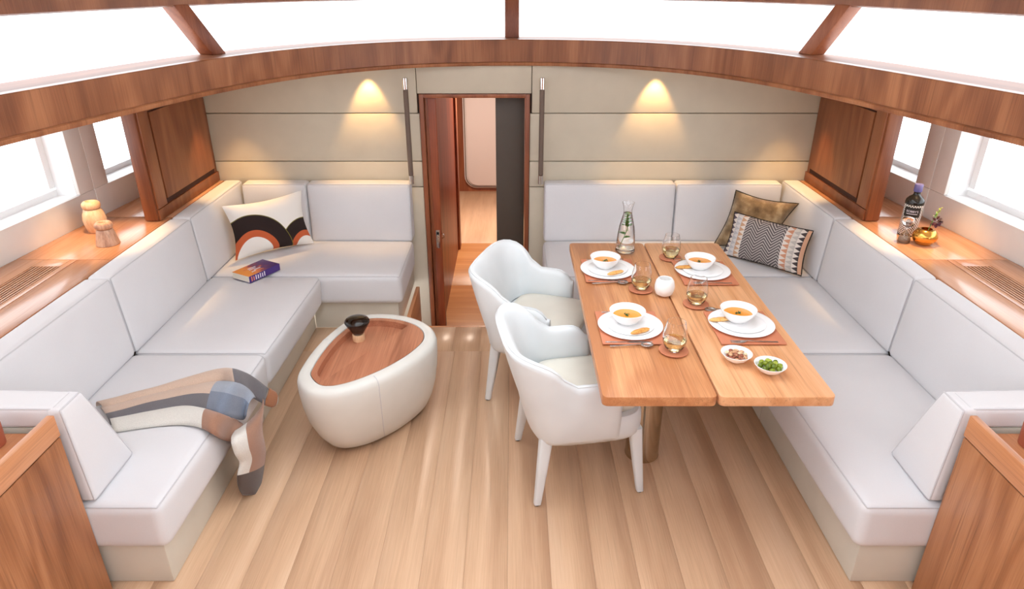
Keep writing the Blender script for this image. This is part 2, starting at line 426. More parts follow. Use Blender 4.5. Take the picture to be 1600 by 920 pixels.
# floor: planks, a strip of shorter planks before the step
floor = struct('floor')
box('subfloor', -2.6, 2.6, -.8, 3.95, -.06, -.012, 'seam_dark', floor)
x = -1.53; k = 0
while x < 1.52:
    w = .168; x1 = min(x + w, 1.53)
    g = .0003
    if k % 2: cuts = [-.7, 1.0, 3.62]
    else: cuts = [-.7, 1.6 - (k % 3) * .5, 3.62]
    cuts = [-.7, 3.62]
    for a, b in zip(cuts, cuts[1:]): box('plank', x + g, x1 - g, a + g, b - g, -.012, 0, 'oak_floor', floor, .0005, 1)
    x = x1; k += 1
for x0, x1, y1 in ((-1.29, -1.13, 3.93), (-1.13, -.96, 3.93), (-.96, -.80, 3.93), (-.80, -.66, 3.93), (-.66, -.54, 3.935), (-.54, -.37, 3.935), (-.37, -.2, 3.935), (-.2, -.03, 3.935), (-.03, .21, 3.935), (.21, .4, 3.93), (.4, .6, 3.93), (.6, .8, 3.93), (.8, 1.0, 3.93), (1.0, 1.29, 3.93)):
    box('plank', x0 + .0003, x1 - .0003, 3.622, y1, -.012, 0, 'oak_floor', floor, .0005, 1)
box('step_nosing', -.66, .21, 3.935, 3.955, -.05, .001, 'teak_rim', floor, .004)
box('step_riser', -.66, .21, 3.93, 3.945, LOW, -.05, 'teak_dark', floor)

# back wall: upholstered panels around the doorway
wb = struct('wall_back')
DX0, DX1, DZ = -.625, .12, 1.378             # outer edge of the door frame
z_rows = [(LOW, .74), (.74, .923), (.923, 1.252), (1.252, 1.62)]
for z0, z1 in z_rows:
    g = .0022
    box('panel', -2.12, (DX0 if z1 < 1.5 else DX0 - .012) - g, YB, YB + .03, z0 + g, z1 - g, 'wall_leather', wb, .005)
    box('panel', (DX1 if z1 < 1.5 else DX1 + .012) + g, 2.12, YB, YB + .03, z0 + g, z1 - g, 'wall_leather', wb, .005)
box('panel', DX0 - .01, DX1 + .01, YB, YB + .03, DZ + .003, 1.62, 'wall_leather', wb, .005)
box('backing', -2.6, DX0, YB + .03, YB + .07, LOW, 1.585, 'seam_dark', wb)
box('backing', DX1, 2.6, YB + .03, YB + .07, LOW, 1.585, 'seam_dark', wb)
box('backing', DX0, DX1, YB + .03, YB + .07, DZ + .01, 1.585, 'seam_dark', wb)

# door frame and sliding door half drawn in
df = struct('trim_1')
box('jamb', DX0, DX0 + .03, YB - .012, YB + .1, LOW, DZ, 'teak_vertical', df, .004)
box('jamb', DX1 - .03, DX1, YB - .012, YB + .1, LOW, DZ, 'teak_vertical', df, .004)
box('lintel', DX0 + .03, DX1 - .03, YB - .012, YB + .1, DZ - .024, DZ, 'teak_vertical', df, .004)
d1 = struct('door_1')
box('door_edge', DX0 + .033, DX0 + .055, YB + .03, YB + .075, LOW + .01, DZ - .026, 'teak_vertical', d1, .003)
box('door_leaf', DX0 + .055, DX0 + .108, YB + .02, YB + .09, LOW + .01, DZ - .026, 'teak_dark', d1, .003)
lk = box('latch_plate', DX0 + .067, DX0 + .094, YB + .016, YB + .021, .27, .41, 'steel', d1, .002)
box('latch_slot', DX0 + .071, DX0 + .090, YB + .0145, YB + .0165, .365, .395, 'black_rubber', lk)
box('latch_tongue', DX0 + .074, DX0 + .087, YB + .0125, YB + .015, .352, .376, 'chrome', lk, .001)
tube('finger_pull', [(DX0 + .108, YB + .035, .38), (DX0 + .122, YB + .03, .372), (DX0 + .125, YB + .03, .35), (DX0 + .108, YB + .035, .34)], .003, 'chrome', d1)

# corridor beyond the doorway
fc = struct('floor_corridor')
yy = 3.96; edges = [3.96, 5.6, 6.68, 8.62]
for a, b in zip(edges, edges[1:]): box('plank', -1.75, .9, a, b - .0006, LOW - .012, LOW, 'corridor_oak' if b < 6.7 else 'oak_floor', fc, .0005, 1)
wl = struct('wall_corridor_left')
box('partition', -.62, -.55, YB + .11, 6.62, LOW, 1.55, 'teak_dark', wl)
box('partition_end', -.548, -.53, 6.5, 6.63, LOW, 1.55, 'teak_vertical', wl, .003)
box('bulkhead', -1.7, -.35 - .35, 8.5, 8.55, LOW, 1.55, 'teak_vertical', wl)
wr = struct('wall_corridor_right')
box('partition', .14, .2, YB + .11, 8.5, LOW, 1.55, 'teak_dark', wr)
d3 = struct('door_3')
box('dark_panel', -.115, .088, YB + .14, YB + .18, LOW + .01, DZ - .03, 'dark_leather', d3, .004)
wf = struct('wall_corridor_end')
box('panel', -1.75, .9, 8.6, 8.64, LOW, 1.55, 'teak_vertical', wf)
# white door with rounded corners at the end
def rrect(x0, x1, z0, z1, r, n=6):
    p = []
    for cx, cz, a0 in ((x1 - r, z0 + r, -90), (x1 - r, z1 - r, 0), (x0 + r, z1 - r, 90), (x0 + r, z0 + r, 180)):
        for k in range(n + 1): a = math.radians(a0 + 90 * k / n); p.append((cx + r * math.cos(a), cz + r * math.sin(a)))
    return p
d2 = struct('door_2')
prism('door_frame', rrect(-.615, .3, -.40, 1.45, .16), 8.57, 8.6, 'door_white', d2, .006, axis='y')
prism('door_leaf', rrect(-.575, .26, -.36, 1.41, .13), 8.555, 8.572, 'door_white', d2, .004, axis='y')
tube('gasket', [(a, 8.562, b) for a, b in rrect(-.595, .28, -.38, 1.43, .145)], .006, 'rail_leather', d2, 6, True)
cs = tag(empty('bunk', (-1.0, 7.6, LOW)), 'white bunk end seen through the doorway beside red wood', 'bunk')
for nm, z0, z1, mt in (('bunk_base', LOW, .0, 'teak_dark'), ('mattress', 0, .28, 'matte_white')):
    o = box(nm, -1.25, -.72, 7.0, 8.45, z0, z1, mt, None, .04 if z1 else .004); o.parent = cs; o.matrix_parent_inverse = cs.matrix_basis.inverted()
cc = struct('ceiling_corridor'); box('ceiling_panel', -1.75, .9, YB + .07, 8.64, 1.55, 1.58, 'ceiling_white', cc)
box('wall_corridor_far_left', -1.78, -1.75, YB + .07, 8.64, LOW, 1.55, 'teak_dark')['kind'] = 'structure'

lp = tag(empty('ceiling_lamp', (-.25, 6.9, 1.55)), 'round warm ceiling lamp in the corridor beyond the doorway', 'lamp')
lathe('bezel', [(.05, -.012), (.075, -.012), (.08, 0), (.05, 0), (.05, -.012)], 'chrome', lp, (0, 0, -.001), 24)
lathe('lens', [(0, -.006), (.05, -.006)], 'lamp_lens', lp, (0, 0, 0), 24)
L = bpy.data.lights.new('corridor_lamp', 'AREA'); L.shape = 'DISK'; L.size = .1; L.energy = 40; L.color = (1, .86, .72)
lo = bpy.data.objects.new('corridor_lamp', L); C.objects.link(lo); lo.parent = lp; lo.location = (0, 0, -.02)
# beam: curved coaming with ledge, windows above
PLAN = [(-1.92, -.8), (-1.9, 1.0), (-1.85, 1.6), (-1.755, 2.25), (-1.67, 2.65), (-1.58, 3.05), (-1.455, 3.5), (-1.25, 3.95), (-.95, 4.31), (-.55, 4.55), (0, 4.645)]
PLAN = PLAN + [(-a, b) for a, b in reversed(PLAN[:-1])]
CUR = spline([(a, b, 0) for a, b in PLAN], 6)
def normals(cur):
    out = []
    for i, p in enumerate(cur):
        d = (cur[min(i + 1, len(cur) - 1)] - cur[max(i - 1, 0)]).normalized(); out.append(Vector((-d.y, d.x, 0)))
    return out
NRM = normals(CUR)                              # points outward (away from the saloon)
if NRM[len(NRM) // 2].y < 0: NRM = [-n for n in NRM]
ARC = [0.0]
for a, b in zip(CUR, CUR[1:]): ARC.append(ARC[-1] + (b - a).length)
def sweep(name, prof, mat, parent, uvmode='z'):
    v, f, uv = [], [], []; m = len(prof)
    for p, n, s in zip(CUR, NRM, ARC):
        for off, z in prof: v.append(p + n * off + Vector((0, 0, z))); uv.append((s, z + off))
    for i in range(len(CUR) - 1):
        for k in range(m): f.append((i * m + k, i * m + (k + 1) % m, (i + 1) * m + (k + 1) % m, (i + 1) * m + k))
    f.append(tuple(range(m))); f.append(tuple(range(len(v) - m, len(v))))
    o = obj(name, v, f, mat, parent, True, uv); o.data.set_sharp_from_angle(angle=math.radians(35)); return o
tb = struct('trim_2')
sweep('beam_face', [(0, 1.585), (.05, 1.585), (.05, 1.722), (.004, 1.722), (0, 1.718)], 'teak_beam', tb)
sweep('beam_lip', [(-.014, 1.572), (-.01, 1.562), (.05, 1.562), (.05, 1.584), (-.008, 1.584), (-.014, 1.58)], 'teak_beam', tb)
sweep('ledge', [(.051, 1.60), (.25, 1.60), (.25, 1.722), (.051, 1.722)], 'teak_ledge', tb)
# roof ring above the windows, ceiling with four added, unseen hatches for top light
tr_ = struct('trim_3')
sweep('roof_ring', [(.16, 1.962), (.172, 1.955), (.24, 1.955), (.27, 1.97), (.27, 2.17), (.16, 2.17)], 'teak_beam', tr_)
cl = struct('ceiling')
RO = [p + n * .27 for p, n in zip(CUR, NRM)]; YC = 3.3
prism('ceiling_panel', [(p.x, p.y) for p in RO if p.y >= YC], 2.171, 2.21, 'ceiling_white', cl)
for s in (-1, 1):
    side = sorted([(p.x, p.y) for p in RO if p.y <= YC + .1 and p.x * s > 0], key=lambda q: q[1])
    prism('ceiling_panel', [(s * 1.0, -.8)] + side + [(s * 1.0, YC + .1)], 2.171, 2.21, 'ceiling_white', cl)
for y0, y1 in ((-.8, -.4), (1.25, 1.6), (3.2, YC + .15)): box('ceiling_panel', -1.0, 1.0, y0, y1, 2.172, 2.209, 'ceiling_white', cl)
for y0, y1 in ((-.4, 1.25), (1.6, 3.2)): box('ceiling_panel', -.1, .1, y0, y1, 2.172, 2.209, 'ceiling_white', cl)
added_hatch = 0
for y0, y1 in ((-.4, 1.25), (1.6, 3.2)):
    for x0, x1 in ((-1.0, -.1), (.1, 1.0)):
        w = struct('window_%d' % (13 + added_hatch)); added_hatch += 1  # unseen skylight opening, added to let in daylight from above
        obj('pane', [(x0, y0, 2.2), (x1, y0, 2.2), (x1, y1, 2.2), (x0, y1, 2.2)], [(0, 1, 2, 3)], 'window_glass', w)
# side-deck soffit between beam and hull lining
sof = [(p + n * .05) for p, n in zip(CUR, NRM)]
half = len(sof) // 2
for s, seq in ((-1, sof[:half + 1]), (1, sof[half:])):
    poly = [(p.x, p.y) for p in seq]
    if s < 0: poly = poly + [(0, 4.735), (-2.62, 4.735), (-2.9, -.8)]
    else: poly = poly + [(2.9, -.8), (2.62, 4.735), (0, 4.735)]
    prism('soffit', poly, 1.588, 1.6, 'ceiling_white', cl)
# white weather deck outside the deckhouse windows
dk = struct('deck_exterior'); DO = [p + n * .252 for p, n in zip(CUR, NRM)]
for s, seq in ((-1, DO[:half + 1]), (1, DO[half:])):
    poly = [(p.x, p.y) for p in seq]
    poly = poly + ([(0, 9), (-2.75, 9), (-2.75, -.8)] if s < 0 else [(2.75, -.8), (2.75, 9), (0, 9)])
    prism('deck_panel', poly, 1.602, 1.70, 'matte_white', dk)
# window panes and mullions of the deckhouse
def at_frac(cur, nrm, fr, off, z):
    k = fr * (len(cur) - 1); i = min(int(k), len(cur) - 2); t_ = k - i
    return cur[i].lerp(cur[i + 1], t_) + nrm[i].lerp(nrm[i + 1], t_) * off + Vector((0, 0, z))
def frac_of(cur, side, yv):
    h = len(cur) // 2; rng = range(0, h) if side < 0 else range(len(cur) - 1, h, -1)
    best = min(rng, key=lambda i: abs(cur[i].y - yv)); return best / (len(cur) - 1)
LO = [0, frac_of(CUR, -1, 1.0), frac_of(CUR, -1, 3.62), .5, frac_of(CUR, 1, 3.62), frac_of(CUR, 1, 1.0), 1]
UP = [0, LO[1], frac_of(CUR, -1, 3.48), .5, frac_of(CUR, 1, 3.48), LO[5], 1]
for k in range(6):
    w = struct('window_%d' % (k + 1)); v, f = [], []; N = 14
    for i in range(N + 1):
        t_ = i / N
        v.append(at_frac(CUR, NRM, LO[k] + (LO[k + 1] - LO[k]) * t_, .235, 1.722)); v.append(at_frac(CUR, NRM, UP[k] + (UP[k + 1] - UP[k]) * t_, .215, 1.956))
    for i in range(N): f.append((2 * i, 2 * i + 2, 2 * i + 3, 2 * i + 1))
    obj('pane', v, f, 'window_glass', w, True)
for k in range(1, 6):
    m = struct('trim_%d' % (k + 3))
    a = at_frac(CUR, NRM, LO[k], .13, 1.7222); b = at_frac(CUR, NRM, UP[k], .155, 1.965)
    i = int(LO[k] * (len(CUR) - 1)); tg = (CUR[min(i + 1, len(CUR) - 1)] - CUR[max(i - 1, 0)]).normalized(); nn = NRM[i]
    h = tg * .047; d = nn * .09
    hexa('mullion', [a - h, a + h, a + h + d, a - h + d, b - h, b + h, b + h + d, b - h + d], 'teak_vertical', m, .006)

# aft bulkhead behind the camera, added to shade near faces; glazed above
wa = struct('wall_aft_added')
box('bulkhead', -2.7, 2.7, -.84, -.8, -.06, 1.72, 'teak_vertical', wa)
wn = struct('window_17'); obj('pane', [(-1.9, -.8, 1.72), (1.9, -.8, 1.72), (1.9, -.8, 2.17), (-1.9, -.8, 2.17)], [(0, 1, 2, 3)], 'window_glass', wn)
# side linings with recessed windows
for s, nm in ((-1, 'wall_left'), (1, 'wall_right')):
    w = struct(nm)
    def seg(name, y0, y1, z0, z1, d0=0, d1=.02, mat='lining_white', par=w, bev=.004):
        return hexa(name, mir([(XW(y0) + d0, y0, z0), (XW(y0) + d1, y0, z0), (XW(y1) + d1, y1, z0), (XW(y1) + d0, y1, z0),
                               (XW(y0) + d0, y0, z1), (XW(y0) + d1, y0, z1), (XW(y1) + d1, y1, z1), (XW(y1) + d0, y1, z1)], s), mat, par, bev)
    ZB, ZT = .955, 1.43
    SEAM = 3.87
    wins = [(4.0, 4.62), (2.42, 3.74), (.9, 2.26)]
    pans = [(SEAM, 4.66), (2.34, SEAM), (.8, 2.34)]
    for (a, b), (p0, p1) in zip(wins, pans):
        g = .002
        seg('lining_panel', p0 + g, p1 - g, ZS - .02, ZB - (0 if False else 0))
        seg('lining_panel', p0 + g, p1 - g, ZT, 1.588)
        if a > p0 + .01: seg('lining_panel', p0 + g, a, ZB + .001, ZT - .001)
        if b < p1 - .01: seg('lining_panel', b, p1 - g, ZB + .001, ZT - .001)
        wn = struct('window_%d' % (7 + wins.index((a, b)) + (3 if s > 0 else 0)))
        D = .13; t2 = .03
        seg('window_sill', a, b, ZB - .02, ZB, .02, D, 'reveal_white', wn, 0)
        seg('window_head', a, b, ZT, ZT + .02, .02, D, 'reveal_white', wn, 0)
        seg('window_reveal', a - .02, a, ZB - .02, ZT + .02, .02, D, 'reveal_white', wn, 0)
        seg('window_reveal', b, b + .02, ZB - .02, ZT + .02, .02, D, 'reveal_white', wn, 0)
        seg('window_frame', a, b, ZB - .02, ZB + .035, D, D + .015, 'reveal_white', wn, 0)
        seg('window_frame', a, b, ZT - .045, ZT + .02, D, D + .015, 'reveal_white', wn, 0)
        seg('window_frame', a - .02, a + .045, ZB + .045, ZT - .045, D, D + .015, 'reveal_white', wn, 0)
        seg('window_frame', b - .045, b + .02, ZB + .045, ZT - .045, D, D + .015, 'reveal_white', wn, 0)
        obj('pane', [(s * (XW(yy_) + D + .006), yy_, zz_) for yy_, zz_ in ((a + .04, ZB + .04), (b - .04, ZB + .04), (b - .04, ZT - .04), (a + .04, ZT - .04))], [(0, 1, 2, 3)], 'window_glass', wn)
    seg('backing', .8, 4.7, 0, ZS - .02, .0, .03, 'seam_dark', w, 0)

# tall teak panels at the ends of the shelves, with a flush locker door
for s in (-1, 1):
    t_ = tag(empty('locker', (s * 2.07, 4.2, ZS)), 'teak locker with a flush door and finger groove, %s' % ('beside the wooden mills' if s < 0 else 'beside the patterned bottle'), 'locker')
    def lk_(nm, x0, x1, y0, y1, z0, z1, mat, bev=0):
        o = box(nm, s * x0, s * x1, y0, y1, z0, z1, mat, None, bev); o.parent = t_; o.matrix_parent_inverse = Matrix.Translation(-Vector(t_.location)); return o
    lk_('carcass', 2.065, 2.145, 3.755, 4.655, ZS + .002, 1.585, 'teak_locker', .012)
    lk_('groove', 2.062, 2.066, 3.885, 4.6, .862, 1.40, 'groove_dark')
    dr = lk_('locker_door', 2.052, 2.063, 3.893, 4.592, .893, 1.393, 'teak_locker', .003)
    lk_('bottom_rail', 2.055, 2.0655, 3.77, 4.65, ZS + .004, .858, 'teak_locker', .003)
    lk_('stile', 2.055, 2.0655, 3.77, 3.882, .862, 1.56, 'teak_locker', .003)
    lk_('top_rail', 2.055, 2.0655, 3.885, 4.65, 1.402, 1.56, 'teak_locker', .003)

# ================================================================== SHELVES
for s in (-1, 1):
    side = 'wooden mills' if s < 0 else 'patterned bottle'
    t_ = tag(empty('side_shelf'), 'long teak shelf with slotted air grille under the windows, carrying the %s' % side, 'shelf')
    def sb(nm, xa, xb, y0, y1, z0, z1, mat='teak_shelf', bev=.002, par=t_):
        """xa/xb may be None for the lining line"""
        f0 = lambda y: (XW(y) - .002 if xa is None else xa); f1 = lambda y: (XW(y) - .002 if xb is None else xb)
        return hexa(nm, mir([(f0(y0), y0, z0), (f1(y0), y0, z0), (f1(y1), y1, z0), (f0(y1), y1, z0), (f0(y0), y0, z1), (f1(y0), y0, z1), (f1(y1), y1, z1), (f0(y1), y1, z1)], s), mat, par, bev)
    sb('carcass', 2.03, None, 1.86, 4.65, ZS - .09, ZS - .055, 'groove_dark', 0)
    sb('board', 2.03, None, 3.853, 4.65, ZS - .02, ZS)
    sb('board', 2.03, None, 3.172, 3.847, ZS - .02, ZS)
    sb('removable_panel', 2.03, 2.198, 1.86, 3.168, ZS - .02, ZS)
    sb('board', 2.202, 2.235, 1.86, 3.168, ZS - .02, ZS)
    sb('board', 2.375, None, 1.86, 3.168, ZS - .02, ZS)
    sb('board', 2.236, 2.374, 3.085, 3.168, ZS - .02, ZS)
    sb('end_board', 2.03, None, 1.838, 1.859, ZS - .09, ZS)
    sb('slot_shade_strip', 2.2362, 2.3748, 1.86, 3.0845, ZS - .02, ZS - .005, 'groove_dark', 0)  # dark strip paints deep-slot shade under the shallow slats
    for k in range(8):
        x0 = 2.241 + k * .0172
        sb('grille_slat', x0, x0 + .0085, 1.86, 3.084, ZS - .0045, ZS - .0005, 'teak_shelf', .001)

# ================================================================== SOFAS
def sofa(s):
    back_len = -.70 if s < 0 else -.22           # inner end of the section along the back wall (mirrored frame: x>0)
    e = .70 if s < 0 else .22
    t_ = tag(empty('corner_sofa', (s * 1.6, 3.0, 0)), 'off-white L-shaped sofa %s' % ('beside the leather coffee table' if s < 0 else 'wrapping around the dining table'), 'sofa')
    inv = Matrix.Translation(-Vector(t_.location))
    def own(o): o.parent = t_; o.matrix_parent_inverse = inv; return o
    # bases
    own(hexa('base_panel', mir(corners(1.285, 2.0, 1.865, 2.90, .0, .185), s), 'base_leather', None, .006))
    own(hexa('base_panel', mir(corners(1.285, 2.0, 2.905, 3.925, .0, .185), s), 'base_leather', None, .006))
    own(hexa('base_panel', mir(corners(e + .035, 1.285, 3.93, 4.65, .0, .185), s), 'base_leather', None, .006))
    if s > 0: own(hexa('base_panel', corners(.22, .25, 3.96, 4.64, LOW, 0), 'base_leather', None, .003))
    # seats
    pz = dict(r=.038)
    own(cushion('seat_cushion', mir([(1.25, 1.84, .187), (1.90, 1.84, .187), (1.90, 2.925, .187), (1.235, 2.925, .187), (1.25, 1.84, .388), (1.90, 1.84, .388), (1.90, 2.925, .388), (1.225, 2.925, .388)], s), .036, 'sofa_fabric', None, (.008, .008, .004, 0, 0, .012)))
    own(cushion('seat_cushion', mir([(1.235, 2.927, .187), (1.90, 2.927, .187), (1.90, 3.885, .187), (1.21, 3.885, .187), (1.225, 2.927, .388), (1.90, 2.927, .388), (1.90, 3.885, .388), (1.195, 3.885, .388)], s), .036, 'sofa_fabric', None, (.008, .008, 0, 0, 0, .012)))
    own(cushion('seat_cushion', mir([(e, 3.888, .187), (1.90, 3.888, .187), (1.90, 4.53, .187), (e, 4.53, .187), (e, 3.888, .388), (1.90, 3.888, .388), (1.90, 4.53, .388), (e, 4.53, .388)], s), .036, 'sofa_fabric', None, (.006, 0, .006, 0, 0, .012)))
    # backs along the side
    pf = (.014, 0, 0, 0, 0, .006)
    if s < 0: pf = (0, .014, 0, 0, 0, .006)
    pside = 'xneg' if s > 0 else 'xpos'
    for y0, y1 in ((1.99, 2.922), (2.926, 3.80), (3.804, 4.645)):
        yb = y1
        own(cushion('back_cushion', mir([(1.87, y0, .385), (2.02, y0, .385), (2.02, y1, .385), (1.87, y1, .385), (1.90, y0, .797), (2.02, y0, .797), (2.02, y1, .797), (1.90, y1, .797)], s), .022, 'sofa_fabric', None, pf, pside))
    # backs along the wall
    mid = 1.42 if s < 0 else 1.135
    for x0, x1 in ((e + .005, mid - .002), (mid + .002, 1.866)):
        own(cushion('back_cushion', mir([(x0, 4.50, .385), (x1, 4.50, .385), (x1, 4.645, .385), (x0, 4.645, .385), (x0, 4.53, .797), (x1, 4.53, .797), (x1, 4.645, .797), (x0, 4.645, .797)], s), .022, 'sofa_fabric', None, (0, 0, .014, 0, 0, .004), 'yneg'))
    # arm pad at the near end: flat top along the cabinet, upright face over the seat
    own(cushion('arm_pad_top', mir([(1.50, 1.855, .715), (2.03, 1.855, .715), (2.03, 1.985, .715), (1.50, 1.985, .715), (1.515, 1.855, .795), (2.03, 1.855, .795), (2.03, 1.985, .795), (1.515, 1.965, .795)], s), .016, 'sofa_fabric', None, (0, 0, 0, 0, 0, .003), 'top'))
    own(cushion('arm_pad_face', mir([(1.475, 1.852, .40), (1.53, 1.852, .40), (1.53, 2.13, .40), (1.475, 2.13, .40), (1.487, 1.852, .793), (1.54, 1.852, .793), (1.54, 1.968, .793), (1.487, 1.968, .793)], s), .016, 'sofa_fabric', None, (.003, .003, 0, 0, 0, 0), pside))
    own(hexa('arm_core', mir([(1.54, 1.86, .40), (1.87, 1.86, .40), (1.87, 2.10, .40), (1.54, 2.10, .40), (1.55, 1.86, .714), (1.87, 1.86, .714), (1.87, 1.985, .714), (1.55, 1.985, .714)], s), 'base_leather', None, .004))
sofa(-1); sofa(1)
box('stair_board', -.69, -.664, 3.96, 4.42, LOW, .075, 'teak_rim', None, .006)
tag(bpy.data.objects['stair_board'], 'narrow teak board at the end of the sofa base by the doorway', 'board')

# near cabinets with raised rims
for s in (-1, 1):
    t_ = tag(empty('low_cabinet', (s * 1.9, 1.3, 0)), 'teak cabinet with raised rim at the end of the sofa %s' % ('holding the plaid blanket' if s < 0 else 'around the dining table'), 'cabinet')
    inv = Matrix.Translation(-Vector(t_.location))
    def ob(nm, x0, x1, y0, y1, z0, z1, mat, bev=.002):
        o = box(nm, s * x0, s * x1, y0, y1, z0, z1, mat, None, bev); o.parent = t_; o.matrix_parent_inverse = inv; return o
    ob('side_panel', 1.502, 1.53, .5, 1.832, 0, .698, 'teak_cabinet')
    ob('carcass', 1.53, 2.45, .5, 1.832, 0, .695, 'teak_vertical')
    ob('shadow_gap', 1.506, 1.53, .5, 1.83, .698, .704, 'groove_dark', 0)
    ob('rim_rail', 1.5, 1.524, .5, 1.835, .704, .784, 'teak_rim', .003)
    ob('tray_board', 1.526, 2.45, .5, 1.834, .696, .712, 'teak_rim')
    cup = tag(lathe('leather_cup', [(0, 0), (.036, 0), (.042, .004), (.045, .075), (.042, .078), (.038, .075), (.036, .01), (0, .01)], 'terracotta_leather', None, (0, 0, 0), 28),
              'terracotta leather cup on the cabinet beside the sofa %s' % ('with the plaid blanket' if s < 0 else 'around the dining table'), 'cup')
    cup.location = (s * 1.68, 1.765, .7125)

# ================================================================== HANDRAILS, DOWNLIGHTS
for x, lb in ((-.697, 'beside the coffee-table sofa'), (.198, 'beside the dining sofa')):
    t_ = tag(empty('handrail', (x, 4.6, 1.1)), 'vertical grab rail wrapped in brown leather, %s' % lb, 'handrail')
    def lh(nm, z0, z1, r, mat, y=-.03):
        return lathe(nm, [(0, z0 - 1.1), (r * .8, z0 - 1.1), (r, z0 - 1.098), (r, z1 - 1.102), (r * .8, z1 - 1.1), (0, z1 - 1.1)], mat, t_, (0, y, 0), 16)
    lh('grip', .85, 1.42, .0165, 'rail_leather'); lh('end_cap', 1.42, 1.495, .0175, 'chrome'); lh('end_cap', .786, .85, .0175, 'chrome')
    for z in (1.462, .815): tube('standoff', [(0, -.03, z - 1.1), (0.0, .058, z - 1.1)], .008, 'chrome', t_)
def downlight(loc, power, ang, lb, tilt=(0, 0), col=(1, .60, .24), blend=.6):
    t_ = tag(empty('downlight', loc), lb, 'light', 'small round downlights under the side decks')
    lathe('bezel', [(.016, -.004), (.03, -.004), (.032, 0), (.03, .004), (.016, .004), (.016, -.004)], 'chrome', t_, (0, 0, 0), 20)
    lathe('lens', [(0, .001), (.0155, .001)], 'lamp_lens', t_, (0, 0, 0), 16)
    L = bpy.data.lights.new('downlight_lamp', 'SPOT'); L.energy = power; L.color = col; L.spot_size = math.radians(ang); L.spot_blend = blend; L.shadow_soft_size = .012
    lo = bpy.data.objects.new('downlight_lamp', L); C.objects.link(lo); lo.parent = t_; lo.location = (0, 0, -.008); lo.rotation_euler = (tilt[0], tilt[1], 0)
for s, so in ((-1, 'sofa with the arc cushion'), (1, 'dining sofa')):
    downlight((s * .955, 4.575, 1.583), 17, 62, 'small round downlight washing the upholstered wall above the ' + so, (.14, 0))
    downlight((s * 1.86, 4.42, 1.583), 26, 55, 'small round downlight over the corner of the ' + so)
    downlight((s * 2.2, 3.45, 1.583), 26, 55, 'small round downlight over the shelf with the ' + ('wooden mills' if s < 0 else 'patterned bottle'))

# ================================================================== COFFEE TABLE
rim = [(-.99, 2.645), (-1.003, 2.76), (-.985, 2.95), (-.946, 3.105), (-.885, 3.235), (-.80, 3.305), (-.69, 3.315), (-.565, 3.282), (-.458, 3.206), (-.398, 3.105), (-.388, 2.99), (-.43, 2.87), (-.50, 2.755), (-.59, 2.65), (-.70, 2.56), (-.81, 2.515), (-.91, 2.54)]
RC = spline([(a, b, 0) for a, b in rim], 5, True); cen = sum(RC, Vector()) / len(RC)
ct = tag(empty('coffee_table', (cen.x, cen.y, 0)), 'rounded triangular coffee table in cream leather with teak tray top', 'table')
R0 = [p - cen for p in RC]
def ringz(k, z, dy=0): return [Vector((p.x * k, p.y * k + dy, z)) for p in R0]
def inset(ring, d, z):
    n = len(ring); out = []
    for i in range(n):
        tg = (ring[(i + 1) % n] - ring[i - 1]); tg.z = 0; tg.normalize(); nv = Vector((-tg.y, tg.x, 0)); 
        if nv.dot(ring[i]) > 0: nv = -nv
        out.append(Vector((ring[i].x, ring[i].y, z)) + nv * d)
    return out
# drum-like leather body, narrower at the floor
body = [ringz(.66, .004, .045), ringz(.735, .008, .042), ringz(.80, .03, .036), ringz(.88, .09, .026), ringz(.945, .17, .014), ringz(.985, .26, .006), ringz(1.0, .34), ringz(1.0, .385), inset(R0, .006, .406), inset(R0, .018, .418), inset(R0, .04, .421), inset(R0, .062, .419), inset(R0, .066, .41), inset(R0, .066, .36)]
cb = loft('leather_body', body, 'table_leather', ct, True, True, False)
for k in (12, 66): tube('stitch_seam', [body[i][k] + Vector((0, 0, 0)) for i in range(2, 11)], .0016, 'sofa_piping', cb, 6)
lathe('foot', [(0, 0), (.14, 0), (.14, .004), (0, .004)], 'black_rubber', ct, (0, .03, 0), 24)
IN = inset(R0, .0665, .417)
# teak insert with a recessed tray over its left and far part
A_ = PZ(622, 511, .42) - cen; B_ = PZ(500, 590, .42) - cen
ln = (B_ - A_); nrm2 = Vector((ln.y, -ln.x, 0)).normalized()
if nrm2.dot(-A_) < 0 and nrm2.dot(Vector((-1, .5, 0))) < 0: nrm2 = -nrm2
if nrm2.dot(Vector((-1, .6, 0))) < 0: nrm2 = -nrm2
def tray(z):
    out = []
    for p in inset(R0, .095, z):
        d = (p - A_).dot(nrm2)
        q = p.copy(); bul = .03
        if d < -bul: q = p - nrm2 * (d + bul)
        q.z = z; out.append(q)
    return out
T0, T1 = tray(.417), tray(.382)
n = len(R0); v = IN + T0 + T1; f = []
for k in range(n):
    j = (k + 1) % n; f += [(k, j, n + j, n + k), (n + k, n + j, 2 * n + j, 2 * n + k)]
f.append(tuple(range(2 * n, 3 * n)))
wi = obj('teak_tray', v, f, 'teak_tray', ct, True); wi.data.set_sharp_from_angle(angle=math.radians(40))
# smoked-glass ornament
gp = PZ(561, 531, .382)
go = tag(empty('glass_ornament', gp), 'dark smoked-glass mushroom ornament on a pale wooden foot', 'ornament')
lathe('wooden_foot', [(0, 0), (.031, 0), (.032, .002), (.031, .036), (.029, .038), (0, .038)], 'beech', go, (0, 0, 0), 28)
lathe('glass_bowl', [(0, .0385), (.026, .0385), (.034, .052), (.052, .082), (.064, .104), (.064, .112), (.056, .122), (.036, .13), (.0, .132), (0, .126), (.034, .124), (.053, .116), (.058, .108), (.047, .084), (.028, .054), (0, .046)], 'smoke_glass', go, (0, 0, 0), 36)
lathe('brass_knob', [(0, -.009), (.016, -.007), (.018, 0), (.014, .011), (0, .014)], 'beech', go, (0, 0, .062), 20)

